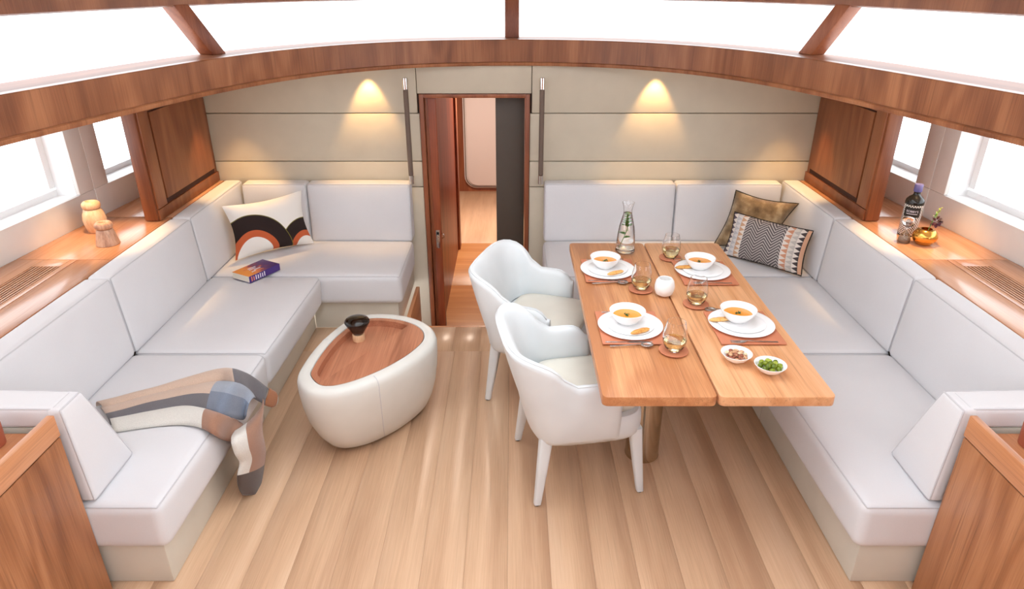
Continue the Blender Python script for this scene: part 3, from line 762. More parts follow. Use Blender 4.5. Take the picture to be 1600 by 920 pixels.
# ================================================================== DINING TABLE
TZ = .72
dt = tag(empty('dining_table', (.745, 2.83, 0)), 'teak dining table of two leaves on a steel column', 'table')
inv = Matrix.Translation(-Vector(dt.location))
def own(o): o.parent = dt; o.matrix_parent_inverse = inv; return o
for x0, x1 in ((.327, .7435), (.7505, 1.172)):
    y0, y1 = 2.045, 3.61; bw = .062
    leaf = own(prism('table_leaf', rrect(x0, x1, y0, y1, .022, 4), TZ - .046, TZ - .006, 'teak_table', None, .004))
    # mitred border
    def bd(p): 
        o = prism('border', p, TZ - .0065, TZ, 'teak_table_across' if abs(p[0][1] - p[1][1]) < 1e-6 else 'teak_table', None, .0008); o.parent = leaf; o.matrix_parent_inverse = inv
    c_ = .012
    bd([(x0 + c_, y0), (x1 - c_, y0), (x1 - bw, y0 + bw), (x0 + bw, y0 + bw)]); bd([(x0 + c_, y1), (x1 - c_, y1), (x1 - bw, y1 - bw), (x0 + bw, y1 - bw)])
    bd([(x0, y0 + c_), (x0, y1 - c_), (x0 + bw, y1 - bw), (x0 + bw, y0 + bw)]); bd([(x1, y0 + c_), (x1, y1 - c_), (x1 - bw, y1 - bw), (x1 - bw, y0 + bw)])
    for a, b in (((x0, y0 + c_), (x0 + c_, y0)), ((x1 - c_, y0), (x1, y0 + c_)), ((x0, y1 - c_), (x0 + c_, y1)), ((x1 - c_, y1), (x1, y1 - c_))): pass
    n = 4; w = (x1 - x0 - 2 * bw) / n
    for k in range(n):
        o = box('plank', x0 + bw + k * w + .0007, x0 + bw + (k + 1) * w - .0007, y0 + bw + .0014, y1 - bw - .0014, TZ - .0065, TZ, 'teak_table', leaf, .0006, 1); o.matrix_parent_inverse = inv
px_, py_ = .626, 2.635
own(lathe('floor_column', [(0, 0), (.079, 0), (.081, .004), (.079, .02), (.077, .44), (0, .44)], 'bronze_tube', None, (px_, py_, .0005), 36))
own(lathe('chrome_collar', [(.0, .44), (.078, .44), (.081, .446), (.079, .462), (.067, .468), (0, .468)], 'chrome', None, (px_, py_, 0), 36))
own(lathe('inner_column', [(0, .468), (.062, .468), (.062, .66), (0, .66)], 'steel', None, (px_, py_, 0), 36))
own(box('mounting_plate', .45, 1.04, 2.5, 3.2, .66, .674, 'steel'))

# ================================================================== CHAIRS
def chair(loc, rz, label):
    t_ = tag(empty('tub_chair', loc, rz), label, 'chair', None)
    w, A, xa = .268, .175, .085
    base = []
    for k in range(7): base.append((xa + (-.09 - xa) * k / 6, -w))
    NA = 22
    for k in range(1, NA):
        a = -PI / 2 - PI * k / NA; ca, sa = math.cos(a), math.sin(a)
        base.append((-.09 + A * math.copysign(abs(ca) ** .56, ca), w * math.copysign(abs(sa) ** .56, sa)))
    for k in range(7): base.append((-.09 + (xa + .09) * k / 6, w))
    n = len(base); N2 = []
    for i in range(n):
        d = Vector((base[min(i + 1, n - 1)][0] - base[max(i - 1, 0)][0], base[min(i + 1, n - 1)][1] - base[max(i - 1, 0)][1], 0)).normalized()
        q = Vector((d.y, -d.x, 0))
        if q.dot(Vector((base[i][0] + .05, base[i][1], 0))) < 0: q = -q
        N2.append(q)
    rings = []; rimp = []
    for i, (bx, by) in enumerate(base):
        b = max(0, min(1, (-.095 - bx) / .155)); b = b * b * (3 - 2 * b)
        h = .605 + .145 * b
        e = min(i, n - 1 - i)
        h -= (.05, .018, .004, 0)[e] if e < 4 else 0
        p = Vector((bx, by, 0)); q = N2[i]; back = max(0, -q.x)
        def lean(z): return q * (.015 + .10 * back) * max(0, z - .40) / .4 * 1.0
        T = .05
        prof = []
        for z, off in ((.305, -.045), (.315, -.02), (.34, -.006), (.42, .004)): prof.append(p + q * off + lean(z) + Vector((0, 0, z)))
        for k in range(1, 6): 
            z = .42 + (h - .03 - .42) * k / 5; prof.append(p + q * (.004 + .004 * math.sin(k / 5 * PI)) + lean(z) + Vector((0, 0, z)))
        for a in (35, 70, 90, 115, 150): 
            a = math.radians(a); prof.append(p + q * (.004 - T / 2 + T / 2 * math.cos(a)) + lean(h) + Vector((0, 0, h - .03 + .03 * math.sin(a))))
        for k in range(5):
            z = h - .03 - (h - .03 - .43) * k / 4; prof.append(p + q * (.004 - T - .008 * math.sin(k / 4 * PI)) + lean(z) + Vector((0, 0, z)))
        rings.append(prof); rimp.append(prof[10])
    m = len(rings[0]); v = [p for r in rings for p in r]; f = []
    for i in range(n - 1):
        for k in range(m - 1): f.append((i * m + k, i * m + k + 1, (i + 1) * m + k + 1, (i + 1) * m + k))
    for i0 in (0, (n - 1) * m):      # rounded arm fronts
        c0 = len(v); ctr = [v[i0 + k] + Vector((.02, 0, 0)) for k in range(m)]
        mid = sum((v[i0 + k] for k in range(m)), Vector()) / m
        for k in range(m): q = v[i0 + k]; v.append(Vector((q.x + .016, mid.y + (q.y - mid.y) * .6, mid.z + (q.z - mid.z) * .96)))
        for k in range(m - 1): f.append((i0 + k, i0 + k + 1, c0 + k + 1, c0 + k))
        f.append(tuple(range(c0, c0 + m)))
    sh = obj('shell', v, f, 'chair_leather', t_, True); sh.data.set_sharp_from_angle(angle=math.radians(60))
    tube('piping', [p + Vector((0, 0, .0005)) for p in rimp], .003, 'chair_leather', sh, 6)
    # upholstered seat block reaching forward of the arms
    P = []
    for a in range(0, 40):
        th = 2 * PI * a / 40; ca, sa = math.cos(th), math.sin(th)
        P.append(Vector((-.003 + .238 * math.copysign(abs(ca) ** .45, ca), .258 * math.copysign(abs(sa) ** .45, sa), 0)))
    def rg(k, z): return [Vector(((p.x + .003) * k - .003, p.y * k, z)) for p in P]
    loft('seat_base', [rg(.86, .302), rg(.94, .306), rg(.985, .325), rg(1.0, .36), rg(.99, .405), rg(.95, .424)], 'chair_leather', t_)
    Q = [Vector((p.x * .88 + .018, p.y * .84, 0)) for p in P]
    def rq(k, z): return [Vector(((p.x - .02) * k + .02, p.y * k, z)) for p in Q]
    loft('seat_cushion', [rq(.97, .425), rq(1.0, .435), rq(1.0, .452), rq(.96, .464), rq(.8, .472), rq(.45, .477)], 'chair_seat_leather', t_)
    for lx, ly in ((-.2, -.2), (-.2, .2), (.192, -.195), (.192, .195)):
        sx = -.04 if lx < 0 else .036; sy = math.copysign(.032, ly)
        a, b = .028, .0155
        leg = loft('leg', [rrect3(lx, ly, a, .335), rrect3(lx + sx * .5, ly + sy * .5, (a + b) / 2, .165), rrect3(lx + sx, ly + sy, b, .008)], 'chair_leather', t_)
        lathe('glide', [(0, 0), (.011, 0), (.012, .008), (0, .008)], 'black_rubber', leg, (lx + sx, ly + sy, 0), 12)
    return t_
def rrect3(x, y, r, z): return [Vector((a, b, z)) for a, b in rrect(x - r, x + r, y - r, y + r, r * .5, 3)]
chair((.306, 2.551, 0), math.radians(10), 'cream leather tub chair by the steel table column')
chair((.17, 3.24, 0), math.radians(-18), 'cream leather tub chair in front of the doorway, pulled out from the table')

# ================================================================== TABLEWARE
def plate(r, h, name, label, loc, cat='plate', grp=None):
    o = lathe(name, [(0, 0), (r * .55, 0), (r * .6, .003), (r * .98, h - .003), (r, h), (r * .985, h + .001), (r * .62, .006), (r * .56, .004), (0, .004)], 'porcelain', None, (0, 0, 0), 56)
    o.location = loc; return tag(o, label, cat, grp)
BOWL = [(0, 0), (.034, 0), (.036, .003), (.052, .014), (.068, .036), (.0765, .056), (.0775, .059), (.0755, .0595), (.074, .057), (.065, .038), (.050, .018), (.034, .008), (0, .0065)]
def at(o, loc, rz=0): o.location = loc; o.rotation_euler = (0, 0, rz); return o
def ribbon(name, pts, mat, parent=None):
    """flat metal piece: pts = (x, half width, z), 2 mm thick"""
    v, f = [], []
    for x, w, z in pts: v += [(x, -w, z), (x, w, z), (x, w, z + .0018), (x, -w, z + .0018)]
    for i in range(len(pts) - 1):
        for k in range(4): f.append((4 * i + k, 4 * i + (k + 1) % 4, 4 * i + 4 + (k + 1) % 4, 4 * i + 4 + k))
    n = 4 * (len(pts) - 1); f += [(0, 1, 2, 3), (n, n + 1, n + 2, n + 3)]
    return obj(name, v, f, mat, parent, False)
def knife(loc, rz, lb):
    t_ = tag(empty('table_knife', loc, rz), lb, 'knife', 'table knives')
    ribbon('handle', [(0, .003, 0), (.01, .004, 0), (.09, .0035, 0)], 'steel', t_); ribbon('blade', [(.09, .0035, 0), (.1, .0075, 0), (.17, .0075, 0), (.19, .004, 0), (.195, .001, 0)], 'steel', t_)
def spoon(loc, rz, lb):
    t_ = tag(empty('soup_spoon', loc, rz), lb, 'spoon', 'soup spoons')
    ribbon('handle', [(0, .0045, 0), (.03, .004, .001), (.09, .003, .004), (.122, .003, .006), (.13, .004, .004)], 'steel', t_)
    v, f = [], []; N = 16
    for j, (k, z) in enumerate(((1, .006), (.85, .0035), (.5, .0012), (.05, .0004))):
        for i in range(N): a = 2 * PI * i / N; v.append((.152 + .026 * k * math.cos(a), .0185 * k * math.sin(a), z))
    for j in range(3):
        for i in range(N): f.append((j * N + i, j * N + (i + 1) % N, (j + 1) * N + (i + 1) % N, (j + 1) * N + i))
    f.append(tuple(range(3 * N, 4 * N)))
    o = obj('spoon_bowl', v, f, 'steel', t_, True); mod = o.modifiers.new('thick', 'SOLIDIFY'); mod.thickness = .0012; mod.offset = 1
def fork(loc, rz, lb):
    t_ = tag(empty('table_fork', loc, rz), lb, 'fork', 'table forks')
    ribbon('handle', [(0, .0045, 0), (.03, .004, .001), (.09, .003, .004), (.125, .003, .006), (.135, .006, .004), (.145, .011, .002), (.155, .0115, .001)], 'steel', t_)
    for k in range(4): o = ribbon('tine', [(.155, .0016, .001), (.175, .0014, .0008), (.196, .0008, .003)], 'steel', t_); o.location = (0, -.0098 + k * .0065, 0)
GL = [(0, 0), (.026, 0), (.030, .002), (.040, .018), (.0475, .04), (.049, .058), (.046, .085), (.0385, .118), (.0365, .127), (.0352, .127), (.0372, .117), (.0445, .085), (.0474, .058), (.0458, .04), (.0385, .020), (.028, .007), (0, .006)]
WINE = [(0, .0065), (.0278, .0075), (.0382, .0205), (.0446, .036), (.0464, .046), (0, .046)]
settings = [  # mat x0,y0 ; plate centre ; side ; tag phrase
    (.366, 3.045, .49, 3.19, -1, 'nearest the water carafe'),
    (.845, 3.012, .972, 3.176, 1, 'in front of the patterned cushions'),
    (.372, 2.42, .508, 2.572, -1, 'by the chair at the steel column'),
    (.860, 2.42, .990, 2.59, 1, 'behind the nut and olive bowls')]
for mx0, my0, cx, cy, side, ph in settings:
    m = prism('placemat', rrect(mx0, mx0 + .268, my0, my0 + .30, .004, 3), TZ + .0004, TZ + .0034, 'mat_leather', None, .0008)
    tag(m, 'terracotta leather placemat %s' % ph, 'placemat', 'place settings')
    zz = TZ + .0036
    plate(.139, .012, 'dinner_plate', 'large white dinner plate %s' % ph, (cx, cy, zz))
    plate(.102, .009, 'side_plate', 'smaller white plate stacked on the dinner plate %s' % ph, (cx, cy, zz + .0046))
    bx, by, bz = cx - .012, cy + .022, zz + .0092
    tag(at(lathe('soup_bowl', BOWL, 'porcelain', None, (0, 0, 0), 48), (bx, by, bz)), 'white soup bowl %s' % ph, 'bowl')
    sp = tag(at(lathe('soup', [(0, .007), (.030, .0085), (.0485, .0185), (.0608, .0335), (.061, .034), (0, .035)], 'soup', None, (0, 0, 0), 40), (bx, by, bz)), 'orange soup with chopped herbs in the bowl %s' % ph, 'soup')
    hb = random.Random(int(cx * 1e4))
    for k in range(9):
        a, r = hb.uniform(0, 6.28), hb.uniform(0, .015); w = hb.uniform(.004, .008); c_ = Vector((r * math.cos(a), r * math.sin(a) * .8, .0352 + .001 * (k % 4)))
        d = Vector((math.cos(a * 3), math.sin(a * 3), .25)) * w; e = Vector((-math.sin(a * 3), math.cos(a * 3), .1)) * w * .6
        obj('herb_leaf', [c_ - d, c_ - e, c_ + d + Vector((0, 0, .003)), c_ + e, c_ + Vector((0, 0, .0035))], [(0, 1, 4), (1, 2, 4), (2, 3, 4), (3, 0, 4), (0, 3, 2, 1)], 'herb', sp)
    # bread stick on the rim of the plate
    v = []; L = .098; ang = math.radians(28) if side < 0 else math.radians(8)
    bxo, byo = (cx + .028, cy - .082) if side < 0 else (cx - .09, cy + .012)
    rings = []
    for k in range(9):
        t_ = k / 8; r = .0115 * (1 - abs(2 * t_ - 1) ** 4) + .003
        rings.append([Vector(((t_ - .5) * L + .001 * hb.uniform(-1, 1), r * math.cos(q * PI / 5) * 1.0, .0075 + .55 * r * math.sin(q * PI / 5) + .001 * hb.uniform(-1, 1))) for q in range(10)])
    br = loft('bread_stick', rings, 'bread'); tag(at(br, (bxo, byo, zz + .0150 if side < 0 else zz + .012), ang), 'toasted bread stick on the plates %s' % ph, 'bread')
    near, far = my0 + .014, my0 + .287
    if side < 0:
        knife((mx0 + .012, near, zz), 0, 'polished table knife %s' % ph); spoon((mx0 + .028, near - .03, TZ + .0006), 0.05, 'polished soup spoon %s' % ph)
        fork((mx0 + .03, far, zz), 0, 'polished fork %s' % ph)
    else:
        fork((mx0 + .235, near, zz), PI, 'polished fork %s' % ph)
        knife((mx0 + .25, far - .004, zz), PI, 'polished table knife %s' % ph); spoon((mx0 + .19, far + .022, TZ + .0006), PI - .06, 'polished soup spoon %s' % ph)
for gx, gy, ph in ((.850, 3.37, 'in front of the back sofa seam'), (.622, 2.965, 'beside the white votive toward the carafe setting'), (.847, 2.80, 'beside the olive-side setting and the votive'), (.652, 2.372, 'by the spoon at the steel-column end')):
    cst = tag(at(lathe('coaster', [(0, 0), (.058, 0), (.059, .001), (.059, .003), (.058, .004), (0, .004)], 'mat_leather', None, (0, 0, 0), 36), (gx, gy, TZ + .0004)), 'round terracotta coaster under the wine tumbler %s' % ph, 'coaster')
    tag(at(lathe('wine_tumbler', GL, 'clear_glass', None, (0, 0, 0), 40), (gx, gy, TZ + .0046)), 'stemless tumbler of white wine %s' % ph, 'glass')
    tag(at(lathe('white_wine', WINE, 'wine', None, (0, 0, 0), 40), (gx, gy, TZ + .0046)), 'pale white wine in the tumbler %s' % ph, 'wine')
# votive
tag(at(lathe('votive_holder', [(0, 0), (.028, 0), (.038, .006), (.046, .028), (.047, .045), (.042, .07), (.033, .083), (.029, .084), (.028, .080), (.034, .068), (.036, .05), (.03, .04), (0, .038)], 'matte_white', None, (0, 0, 0), 40), (.721, 2.905, TZ + .0005)), 'round white votive holder at the centre of the table', 'candle holder')
# carafe with mint water
cx, cy = .622, 3.47
tag(at(lathe('carafe', [(0, 0), (.048, 0), (.053, .004), (.054, .012), (.051, .05), (.047, .1), (.041, .145), (.031, .185), (.0235, .215), (.0225, .232), (.026, .255), (.033, .277), (.0315, .277), (.0245, .255), (.021, .232), (.022, .214), (.0295, .184), (.0393, .144), (.045, .1), (.049, .05), (.050, .02), (0, .016)], 'clear_glass', None, (0, 0, 0), 40), (cx, cy, TZ + .0005)), 'tall clear glass carafe of mint water', 'carafe')
tag(at(lathe('mint_water', [(0, .0165), (.0495, .0205), (.0486, .05), (.0446, .1), (.0389, .144), (.0291, .184), (.0218, .214), (.0215, .22), (0, .22)], 'water', None, (0, 0, 0), 40), (cx, cy, TZ + .0005)), 'clear water filling the glass carafe', 'water')
mint = tag(empty('mint_sprig', (cx, cy, TZ + .02)), 'sprig of fresh green mint inside the carafe', 'mint')
tube('stem', [(-.03, -.01, .006), (-.012, -.008, .06), (.002, -.004, .11), (.0, 0, .16), (.0, 0, .195)], .0016, 'stem_green', mint, 6)
def leafm(name, base, d, up, L, w, mat, parent, fold=.25):
    d = Vector(d).normalized(); s = d.cross(Vector(up)).normalized(); n = s.cross(d).normalized(); b = Vector(base); v, f = [], []
    for t_, k in ((0, .05), (.2, .7), (.45, 1), (.7, .8), (.88, .4), (1, .02)):
        c_ = b + d * L * t_ + n * (-.15 * L * t_ * t_); v += [c_ - s * w * k + n * w * k * fold, c_, c_ + s * w * k + n * w * k * fold]
    for i in range(5): f += [(3 * i, 3 * i + 1, 3 * i + 4, 3 * i + 3), (3 * i + 1, 3 * i + 2, 3 * i + 5, 3 * i + 4)]
    return obj(name, v, f, mat, parent, True)
for k in range(20):
    a = k * 2.4; z = .11 + .0045 * k
    if k < 3: z = .06 + .02 * k
    rr = .9 if z < .13 else .75
    zl = z + .02; rin = .0446 if zl < .1 else .0446 - .0057 * (zl - .1) / .044 if zl < .144 else .0389 - .0098 * (zl - .144) / .04 if zl < .184 else max(.016, .0291 - .0073 * (zl - .184) / .03)
    leafm('leaf', (0 if z > .1 else -.008, -.004, z), (math.cos(a) * rr, math.sin(a) * rr, .35), (0, 0, 1), rin * (.72 if z > .1 else .6), rin * .42, 'mint', mint)
# nuts and olives
SB = [(0, 0), (.024, 0), (.026, .002), (.045, .014), (.058, .032), (.060, .036), (.058, .0365), (.0555, .033), (.043, .017), (.024, .006), (0, .0055)]
NP = Vector((.878, 2.293, TZ + .0005)); OP = Vector((.981, 2.208, TZ + .0005))
tag(at(lathe('snack_bowl', SB, 'porcelain', None, (0, 0, 0), 48), NP), 'small white bowl of mixed nuts', 'bowl')
tag(at(lathe('snack_bowl', SB, 'porcelain', None, (0, 0, 0), 48), OP), 'small white bowl of green olives', 'bowl')
rr = random.Random(4)
def pebble(name, mat, sx, sy, sz, jit, hole=False):
    bm = bmesh.new(); bmesh.ops.create_icosphere(bm, subdivisions=2, radius=1)
    for q in bm.verts:
        k = 1 + jit * noise.noise(q.co * 1.7 + Vector((rr.random() * .01, 3, 1)))
        if hole and q.co.x > .85: k *= .78
        q.co = Vector((q.co.x * sx * k, q.co.y * sy * k, q.co.z * sz * k))
    me = bpy.data.meshes.new(name); bm.to_mesh(me); bm.free(); me.materials.append(MAT[mat])
    for p in me.polygons: p.use_smooth = True
    return me
def heap(name, me, P, n, cat, label, grp, step, r0, tall):
    spots = []
    k = 0
    for layer, (cnt, R, z) in enumerate(n):
        for i in range(cnt):
            a = 2 * PI * i / max(cnt, 1) + layer * .7
            r = R if cnt > 1 else 0
            o = bpy.data.objects.new(name, me[k % len(me)]); C.objects.link(o); k += 1
            o.location = P + Vector((r * math.cos(a), r * math.sin(a), z + rr.uniform(-.001, .001)))
            o.rotation_euler = (rr.uniform(-.5, .5), rr.uniform(-.5, .5), rr.uniform(0, 6.28))
            tag(o, label, cat, grp)
olm = [pebble('olive', 'olive', .0125, .0102, .0102, .06, True)]
heap('olive', olm, OP, [(3, .012, .0165), (8, .036, .027), (5, .018, .0335), (1, 0, .038)], 'olive', 'glossy green olive in the small white bowl', 'olives in the small bowl', 0, 0, 0)
num = [pebble('nut', 'nut', .0115, .0068, .0058, .5), pebble('nut', 'nut', .0095, .008, .006, .6), pebble('nut', 'nut', .014, .006, .005, .4)]
heap('nut', num, NP, [(4, .012, .0125), (10, .036, .0255), (7, .021, .026), (3, .009, .031)], 'nut', 'roasted nut in the small white bowl', 'nuts in the small bowl', 0, 0, 0)

# ================================================================== SHELF OBJECTS
def mill(loc, body, cap, mats, label):
    t_ = tag(empty('wooden_mill', loc), label, 'mill')
    lathe('body', body, mats[0], t_, (0, 0, 0), 36); lathe('cap', cap, mats[1], t_, (0, 0, 0), 36)
tallb = [(0, 0), (.044, 0), (.047, .002), (.058, .05), (.06, .07), (.055, .1), (.044, .128), (.041, .131), (0, .131)]
tallc = [(0, .1315), (.036, .1315), (.044, .136), (.048, .148), (.046, .162), (.036, .172), (.026, .174), (.02, .170), (.016, .164), (0, .163)]
mill((-2.335, 3.60, ZS + .0005), tallb, tallc, ('beech', 'beech'), 'taller pale beech mill with ring cap beside the darker mill')
lowb = [(0, 0), (.057, 0), (.059, .002), (.055, .02), (.046, .06), (.04, .082), (.038, .085), (0, .085)]
lowc = [(0, .0855), (.034, .0855), (.041, .09), (.045, .102), (.043, .114), (.034, .123), (.025, .125), (.019, .122), (.015, .116), (0, .115)]
mill((-2.165, 3.395, ZS + .0005), lowb, lowc, ('walnut_pale', 'walnut_pale'), 'short flared mill in striped wood with ring cap')
mill((-2.275, 4.12, ZS + .0005), tallb, tallc, ('beech', 'beech'), 'pale beech mill half hidden behind the teak locker')
# bottle
bl = tag(empty('gin_bottle', (2.195, 3.545, ZS + .0005)), 'dark bottle with white woven pattern and black label', 'bottle')
lathe('bottle_body', [(0, 0), (.044, 0), (.047, .004), (.047, .185), (.045, .2), (.034, .216), (.02, .225), (.017, .232), (.017, .245), (0, .245)], 'bottle_pattern', bl, (0, 0, 0), 40, True)
lathe('stopper', [(0, .2455), (.02, .2455), (.021, .248), (.021, .282), (.019, .286), (0, .286)], 'bottle_cap', bl, (0, 0, 0), 24)
# curved label facing the saloon
ang0 = math.atan2(-3.545, -2.195)
v, f = [], []
for k in range(13):
    a = ang0 + math.radians(-52 + 104 * k / 12)
    for z in (.112, .165): v.append((.0476 * math.cos(a), .0476 * math.sin(a), z))
for k in range(12): f.append((2 * k, 2 * k + 2, 2 * k + 3, 2 * k + 1))
lb = obj('label', v, f, 'label_black', bl, True)
cu = bpy.data.curves.new('lettering', 'FONT'); cu.body = "BOBBY'S"; cu.size = .0165; cu.align_x = 'CENTER'
to = bpy.data.objects.new('lettering', cu); C.objects.link(to); bpy.context.view_layer.update()
me = bpy.data.meshes.new_from_object(to); bpy.data.objects.remove(to)
for q in me.vertices:
    a = ang0 + q.co.x / .0478; z = q.co.y; q.co = Vector((.0479 * math.cos(a), .0479 * math.sin(a), .138 + z))
me.materials.clear(); me.materials.append(MAT['ink_white'])
lo = bpy.data.objects.new('lettering', me); C.objects.link(lo); lo.parent = lb
v, f = [], []
for k in range(9):
    a = ang0 + math.radians(-34 + 68 * k / 8)
    for z in (.128, .131): v.append((.0479 * math.cos(a), .0479 * math.sin(a), z))
for k in range(8): f.append((2 * k, 2 * k + 2, 2 * k + 3, 2 * k + 1))
obj('small_print', v, f, 'ink_white', lb, True)
# golden bud vase
gv = tag(empty('gold_vase', (2.2, 3.39, ZS + .0005)), 'round golden vase beside the patterned bottle', 'vase')
lathe('vase_body', [(0, 0), (.025, 0), (.038, .005), (.056, .025), (.062, .045), (.058, .064), (.044, .082), (.03, .088), (.027, .087), (.035, .08), (.05, .064), (.054, .045), (.048, .026), (.03, .009), (0, .006)], 'gold', gv, (0, 0, 0), 40)
pl = tag(empty('flower_sprig', (2.21, 3.395, ZS + .02)), 'sprig with plum-red leaves and a lime tip in the golden vase', 'plant')
tube('stem', [(0, 0, -.008), (.01, .01, .06), (.022, .015, .1), (.035, .02, .15)], .002, 'stem_green', pl, 6)
q = random.Random(9)
for k in range(30):
    d = Vector((q.uniform(-1, 1), q.uniform(-1, 1), q.uniform(-.5, 1))).normalized(); b = Vector((.03, .0, .105)) + d * .012
    leafm('plum_leaf', b, d, (.1, .2, 1) if abs(d.z) < .9 else (1, 0, 0), .024, .009, 'plum_leaf', pl)
for k in range(14):
    t_ = k / 13; b = Vector((.03 + .022 * t_, .014 + .01 * t_, .12 + .05 * t_)); d = Vector((math.cos(k * 2.4), math.sin(k * 2.4), .8)).normalized()
    leafm('lime_leaf', b, d, (0, .1, 1), .018 - .006 * t_, .005, 'lime_leaf', pl)
# hourglass
hg = tag(empty('hourglass', (2.115, 3.425, ZS + .0005)), 'small clear glass hourglass in front of the patterned bottle', 'hourglass')
hp = [(0, 0), (.026, 0), (.030, .004), (.031, .016), (.026, .034), (.012, .056), (.0045, .066), (.0045, .07), (.014, .082), (.028, .104), (.031, .12), (.029, .132), (.02, .139), (0, .14)]
lathe('glass_body', hp + [(0, .138), (.019, .137), (.0275, .131), (.0294, .12), (.0265, .105), (.0125, .083), (.003, .07), (.003, .066), (.0105, .057), (.0245, .035), (.0294, .016), (.0285, .006), (.025, .002), (0, .002)], 'clear_glass', hg, (0, 0, 0), 28)
lathe('sand', [(0, .0025), (.0245, .0025), (.028, .0065), (.0288, .016), (.02, .022), (0, .028)], 'sand', hg, (0, 0, 0), 28)

# ================================================================== CUSHIONS, BOOK, BLANKET
def pillow(name, tl, tr, br, bl, thick, mat, label, uvm=(1, 1), pinch=.05, piping=None):
    tl, tr, br, bl = map(Vector, (tl, tr, br, bl)); c0 = (tl + tr + br + bl) / 4
    nrm = (tr - bl).cross(tl - br).normalized()
    if nrm.y > 0: nrm = -nrm                      # front looks back into the saloon
    N = 22; v, f, uv = [], [], []
    def base(a, b):
        # edges curve in between the corners
        pu = math.sin(PI * a); pv = math.sin(PI * b)
        a2 = a + (0.5 - a) * 2 * pinch * pv * abs(2 * a - 1); b2 = b + (.5 - b) * 2 * pinch * pu * abs(2 * b - 1)
        return (bl * (1 - a2) + br * a2) * (1 - b2) + (tl * (1 - a2) + tr * a2) * b2
    for sg in (1, -1):
        for j in range(N + 1):
            for i in range(N + 1):
                a, b = i / N, j / N
                h = thick / 2 * (max(0, 1 - abs(2 * a - 1) ** 2.6) * max(0, 1 - abs(2 * b - 1) ** 2.6)) ** .55
                p = base(a, b); h *= 1 + .05 * noise.noise(p * 14)
                v.append(p + nrm * h * sg); uv.append((a * uvm[0], b * uvm[1]))
    M = (N + 1) ** 2
    for sg in (0, 1):
        for j in range(N):
            for i in range(N):
                q = [sg * M + j * (N + 1) + i, sg * M + j * (N + 1) + i + 1, sg * M + (j + 1) * (N + 1) + i + 1, sg * M + (j + 1) * (N + 1) + i]
                f.append(q if not sg else q[::-1])
    t_ = tag(obj(name, [p - c0 for p in v], f, mat, None, True, uv), label, 'cushion')
    t_.location = c0
    if piping:
        path = [base(i / 20, 0) for i in range(20)] + [base(1, i / 20) for i in range(20)] + [base(1 - i / 20, 1) for i in range(20)] + [base(0, 1 - i / 20) for i in range(20)]
        tube('piping', [p - c0 for p in path], .004, piping, t_, 6, True)
    return t_
ZC = .405
pillow('throw_cushion', PY(346, 322, 4.14), PY(471, 297, 4.47), PZ(491, 380, ZC), PZ(368, 407, ZC), .13, 'arc_pillow', 'white cushion with black and orange arcs in the sofa corner', (.55, .36), .06)
pillow('throw_cushion', PY(1150, 297, 4.43), PY(1248, 318, 4.27), (1.70, 4.18, .43), PZ(1114, 384, ZC), .13, 'fur', 'brown faux-fur cushion behind the woven cushion', (1, 1), .06, 'pillow_piping')
pillow('throw_cushion', PY(1148, 331, 4.26), PY(1271, 361, 3.91), PZ(1252, 431, ZC + .01), PZ(1129, 397, ZC), .12, 'woven_pillow', 'oblong woven cushion with zigzags and triangle borders', (1, 1), .03, 'pillow_piping')
# book
b0 = PZ(390, 442, .402); b1 = PZ(437, 421, .402); dirb = (b1 - b0); dirb.z = 0; Lb = dirb.length; dirb.normalize(); perp = Vector((-dirb.y, dirb.x, 0))
bk = tag(empty('book', b0 + dirb * Lb / 2 + perp * .07, math.atan2(dirb.y, dirb.x)), 'thick paperback with orange and violet cover lying on the sofa', 'book')
hl, hw, th = Lb / 2, .075, .042
box('pages', -hl + .001, hl - .001, -hw + .003, hw - .001, .0015, th - .0015, 'book_paper', bk)
box('front_cover', -hl, hl, -hw, hw, th - .0015, th, 'book_cover', bk); box('back_cover', -hl, hl, -hw, hw, 0, .0015, 'book_spine', bk)
spn = box('spine', -hl, hl, -hw - .0005, -hw + .003, .0, th - .0002, 'book_spine', bk)
for k in range(7):
    x0 = -hl + .014 + k * .0165
    box('spine_lettering', x0, x0 + .007, -hw - .0009, -hw - .0004, .006, th - (.010 if k % 2 else .006), 'ink_orange' if k < 2 else 'ink_white', spn)
for k, (xx, ww, yy) in enumerate(((-.05, .05, .0), (-.045, .06, .018), (-.03, .05, -.02), (-.06, .03, -.036))):
    box('cover_lettering', xx, xx + ww, yy, yy + .009, th, th + .0004, 'ink_white', bk)
# blanket: three gathered folds across the seat, the end hanging over the front
cols = ['wool_tan', 'wool_blue', 'wool_grey', 'wool_slate', 'wool_brown', 'wool_cream', 'wool_dark', 'wool_rust']
BV, BF, BM = [], [], []
def drape(far, near, h, colour, out=(0, 0, 1), NB=14, flare=.0, sub=6):
    """one fold: two edge lines and a rounded ridge between them; colour(t, s) names the wool"""
    FA, NE = spline(far, sub), spline(near, sub); n = len(FA); base = len(BV); out = Vector(out)
    for i, (a, b) in enumerate(zip(FA, NE)):
        t_ = i / (n - 1)
        for k in range(NB + 1):
            s_ = k / NB; p = a.lerp(b, s_)
            r = max(0, math.sin(PI * s_)) ** .6
            wob = .004 * noise.noise(Vector((p.x * 9, p.y * 9, p.z * 9)))
            BV.append(p + out * (h(t_) * r + wob * r))
    for i in range(n - 1):
        for k in range(NB):
            BF.append((base + i * (NB + 1) + k, base + i * (NB + 1) + k + 1, base + (i + 1) * (NB + 1) + k + 1, base + (i + 1) * (NB + 1) + k))
            BM.append(cols.index(colour((i + .5) / (n - 1), (k + .5) / NB)))
ZQ = .404
def zz(l): return [PZ(u, v, ZQ) for u, v in l]
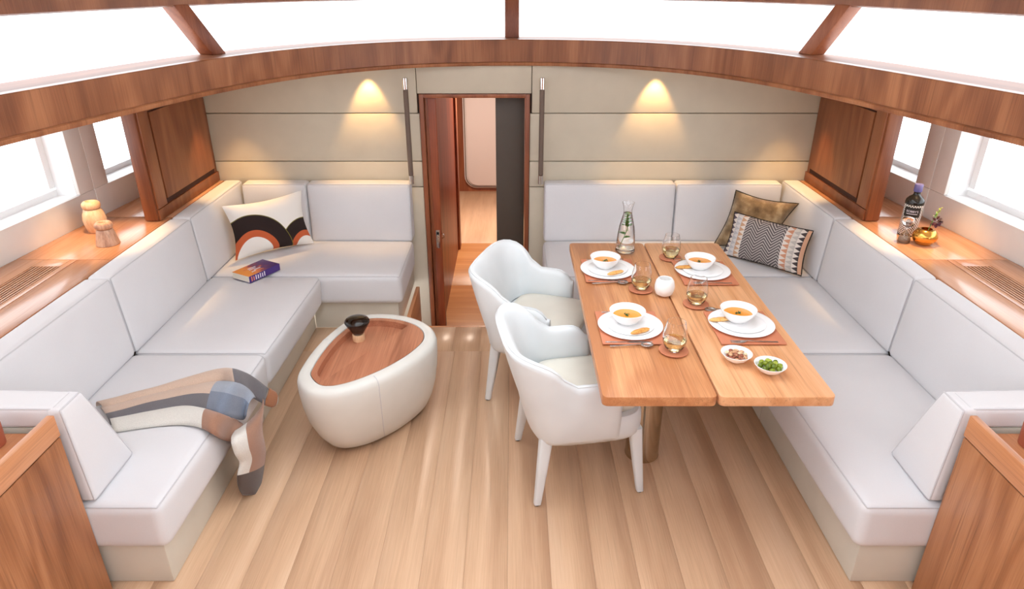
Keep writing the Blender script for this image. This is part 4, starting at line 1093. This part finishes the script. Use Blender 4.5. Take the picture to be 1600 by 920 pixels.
# lower fold first, then middle and far ones, each overlapping the last
drape(zz([(172, 655), (235, 644), (285, 636), (318, 640)]) + [PZ(350, 650, .41), PX(378, 662, -1.20), PX(380, 672, -1.185)],
      zz([(178, 676), (232, 668), (280, 664), (312, 668)]) + [PZ(334, 679, .40), PX(350, 688, -1.215), PX(362, 690, -1.20)],
      lambda t: .022 + .018 * t - .02 * max(0, t - .8) * 5 * .8, lambda t, s: 'wool_cream' if t < .52 else 'wool_brown')
drape(zz([(158, 639), (240, 618), (300, 605), (338, 598)]) + [PZ(372, 600, .425), PX(392, 612, -1.19), PX(399, 622, -1.165)],
      zz([(173, 664), (240, 649), (285, 641), (318, 644)]) + [PZ(346, 650, .415), PX(378, 656, -1.20), PX(384, 650, -1.175)],
      lambda t: .030 + .022 * t - .04 * max(0, t - .82) * 4, lambda t, s: ('wool_tan' if s < .66 else 'wool_grey') if t < .52 else ('wool_blue' if s < .55 else 'wool_slate'))
drape(zz([(150, 634), (238, 612), (310, 591), (346, 582)]) + [PZ(368, 582, .43), PX(396, 592, -1.215), PX(420, 608, -1.17)],
      zz([(166, 645), (245, 624), (320, 604), (350, 600)]) + [PZ(372, 603, .43), PX(396, 622, -1.20), PX(414, 632, -1.16)],
      lambda t: .034 + .016 * t - .04 * max(0, t - .8) * 4, lambda t, s: 'wool_tan' if t < .63 else 'wool_grey')
# hanging end
drape([PX(411, 622, -1.165), PX(409, 640, -1.145), PX(407, 668, -1.135), PX(413, 700, -1.135), PX(412, 724, -1.14), PX(407, 756, -1.15), PX(400, 769, -1.16)],
      [PX(368, 672, -1.20), PX(361, 686, -1.165), PX(366, 708, -1.155), PX(374, 722, -1.155), PX(371, 742, -1.165), PX(372, 760, -1.175), PX(379, 773, -1.185)],
      lambda t: .03 + .01 * math.sin(t * 6), lambda t, s: 'wool_dark' if t > .68 else ('wool_brown' if s < .72 else 'wool_cream'), (1, -.25, .1), 16)
# small corner showing beyond the far fold, with a pale edge
drape([PX(420, 606, -1.19), PX(430, 612, -1.17), PX(433, 618, -1.16)], [PX(411, 632, -1.19), PX(424, 636, -1.17), PX(432, 632, -1.16)], lambda t: .008, lambda t, s: 'wool_cream' if t > .82 else 'wool_rust', (1, 0, .3), 8, 0, 4)
bo = tag(obj('plaid_blanket', BV, BF, None, None, True, None, cols, BM), 'tan, grey and brown checked wool blanket draped over the sofa edge', 'blanket')
md = bo.modifiers.new('thick', 'SOLIDIFY'); md.thickness = .006; md.offset = 0
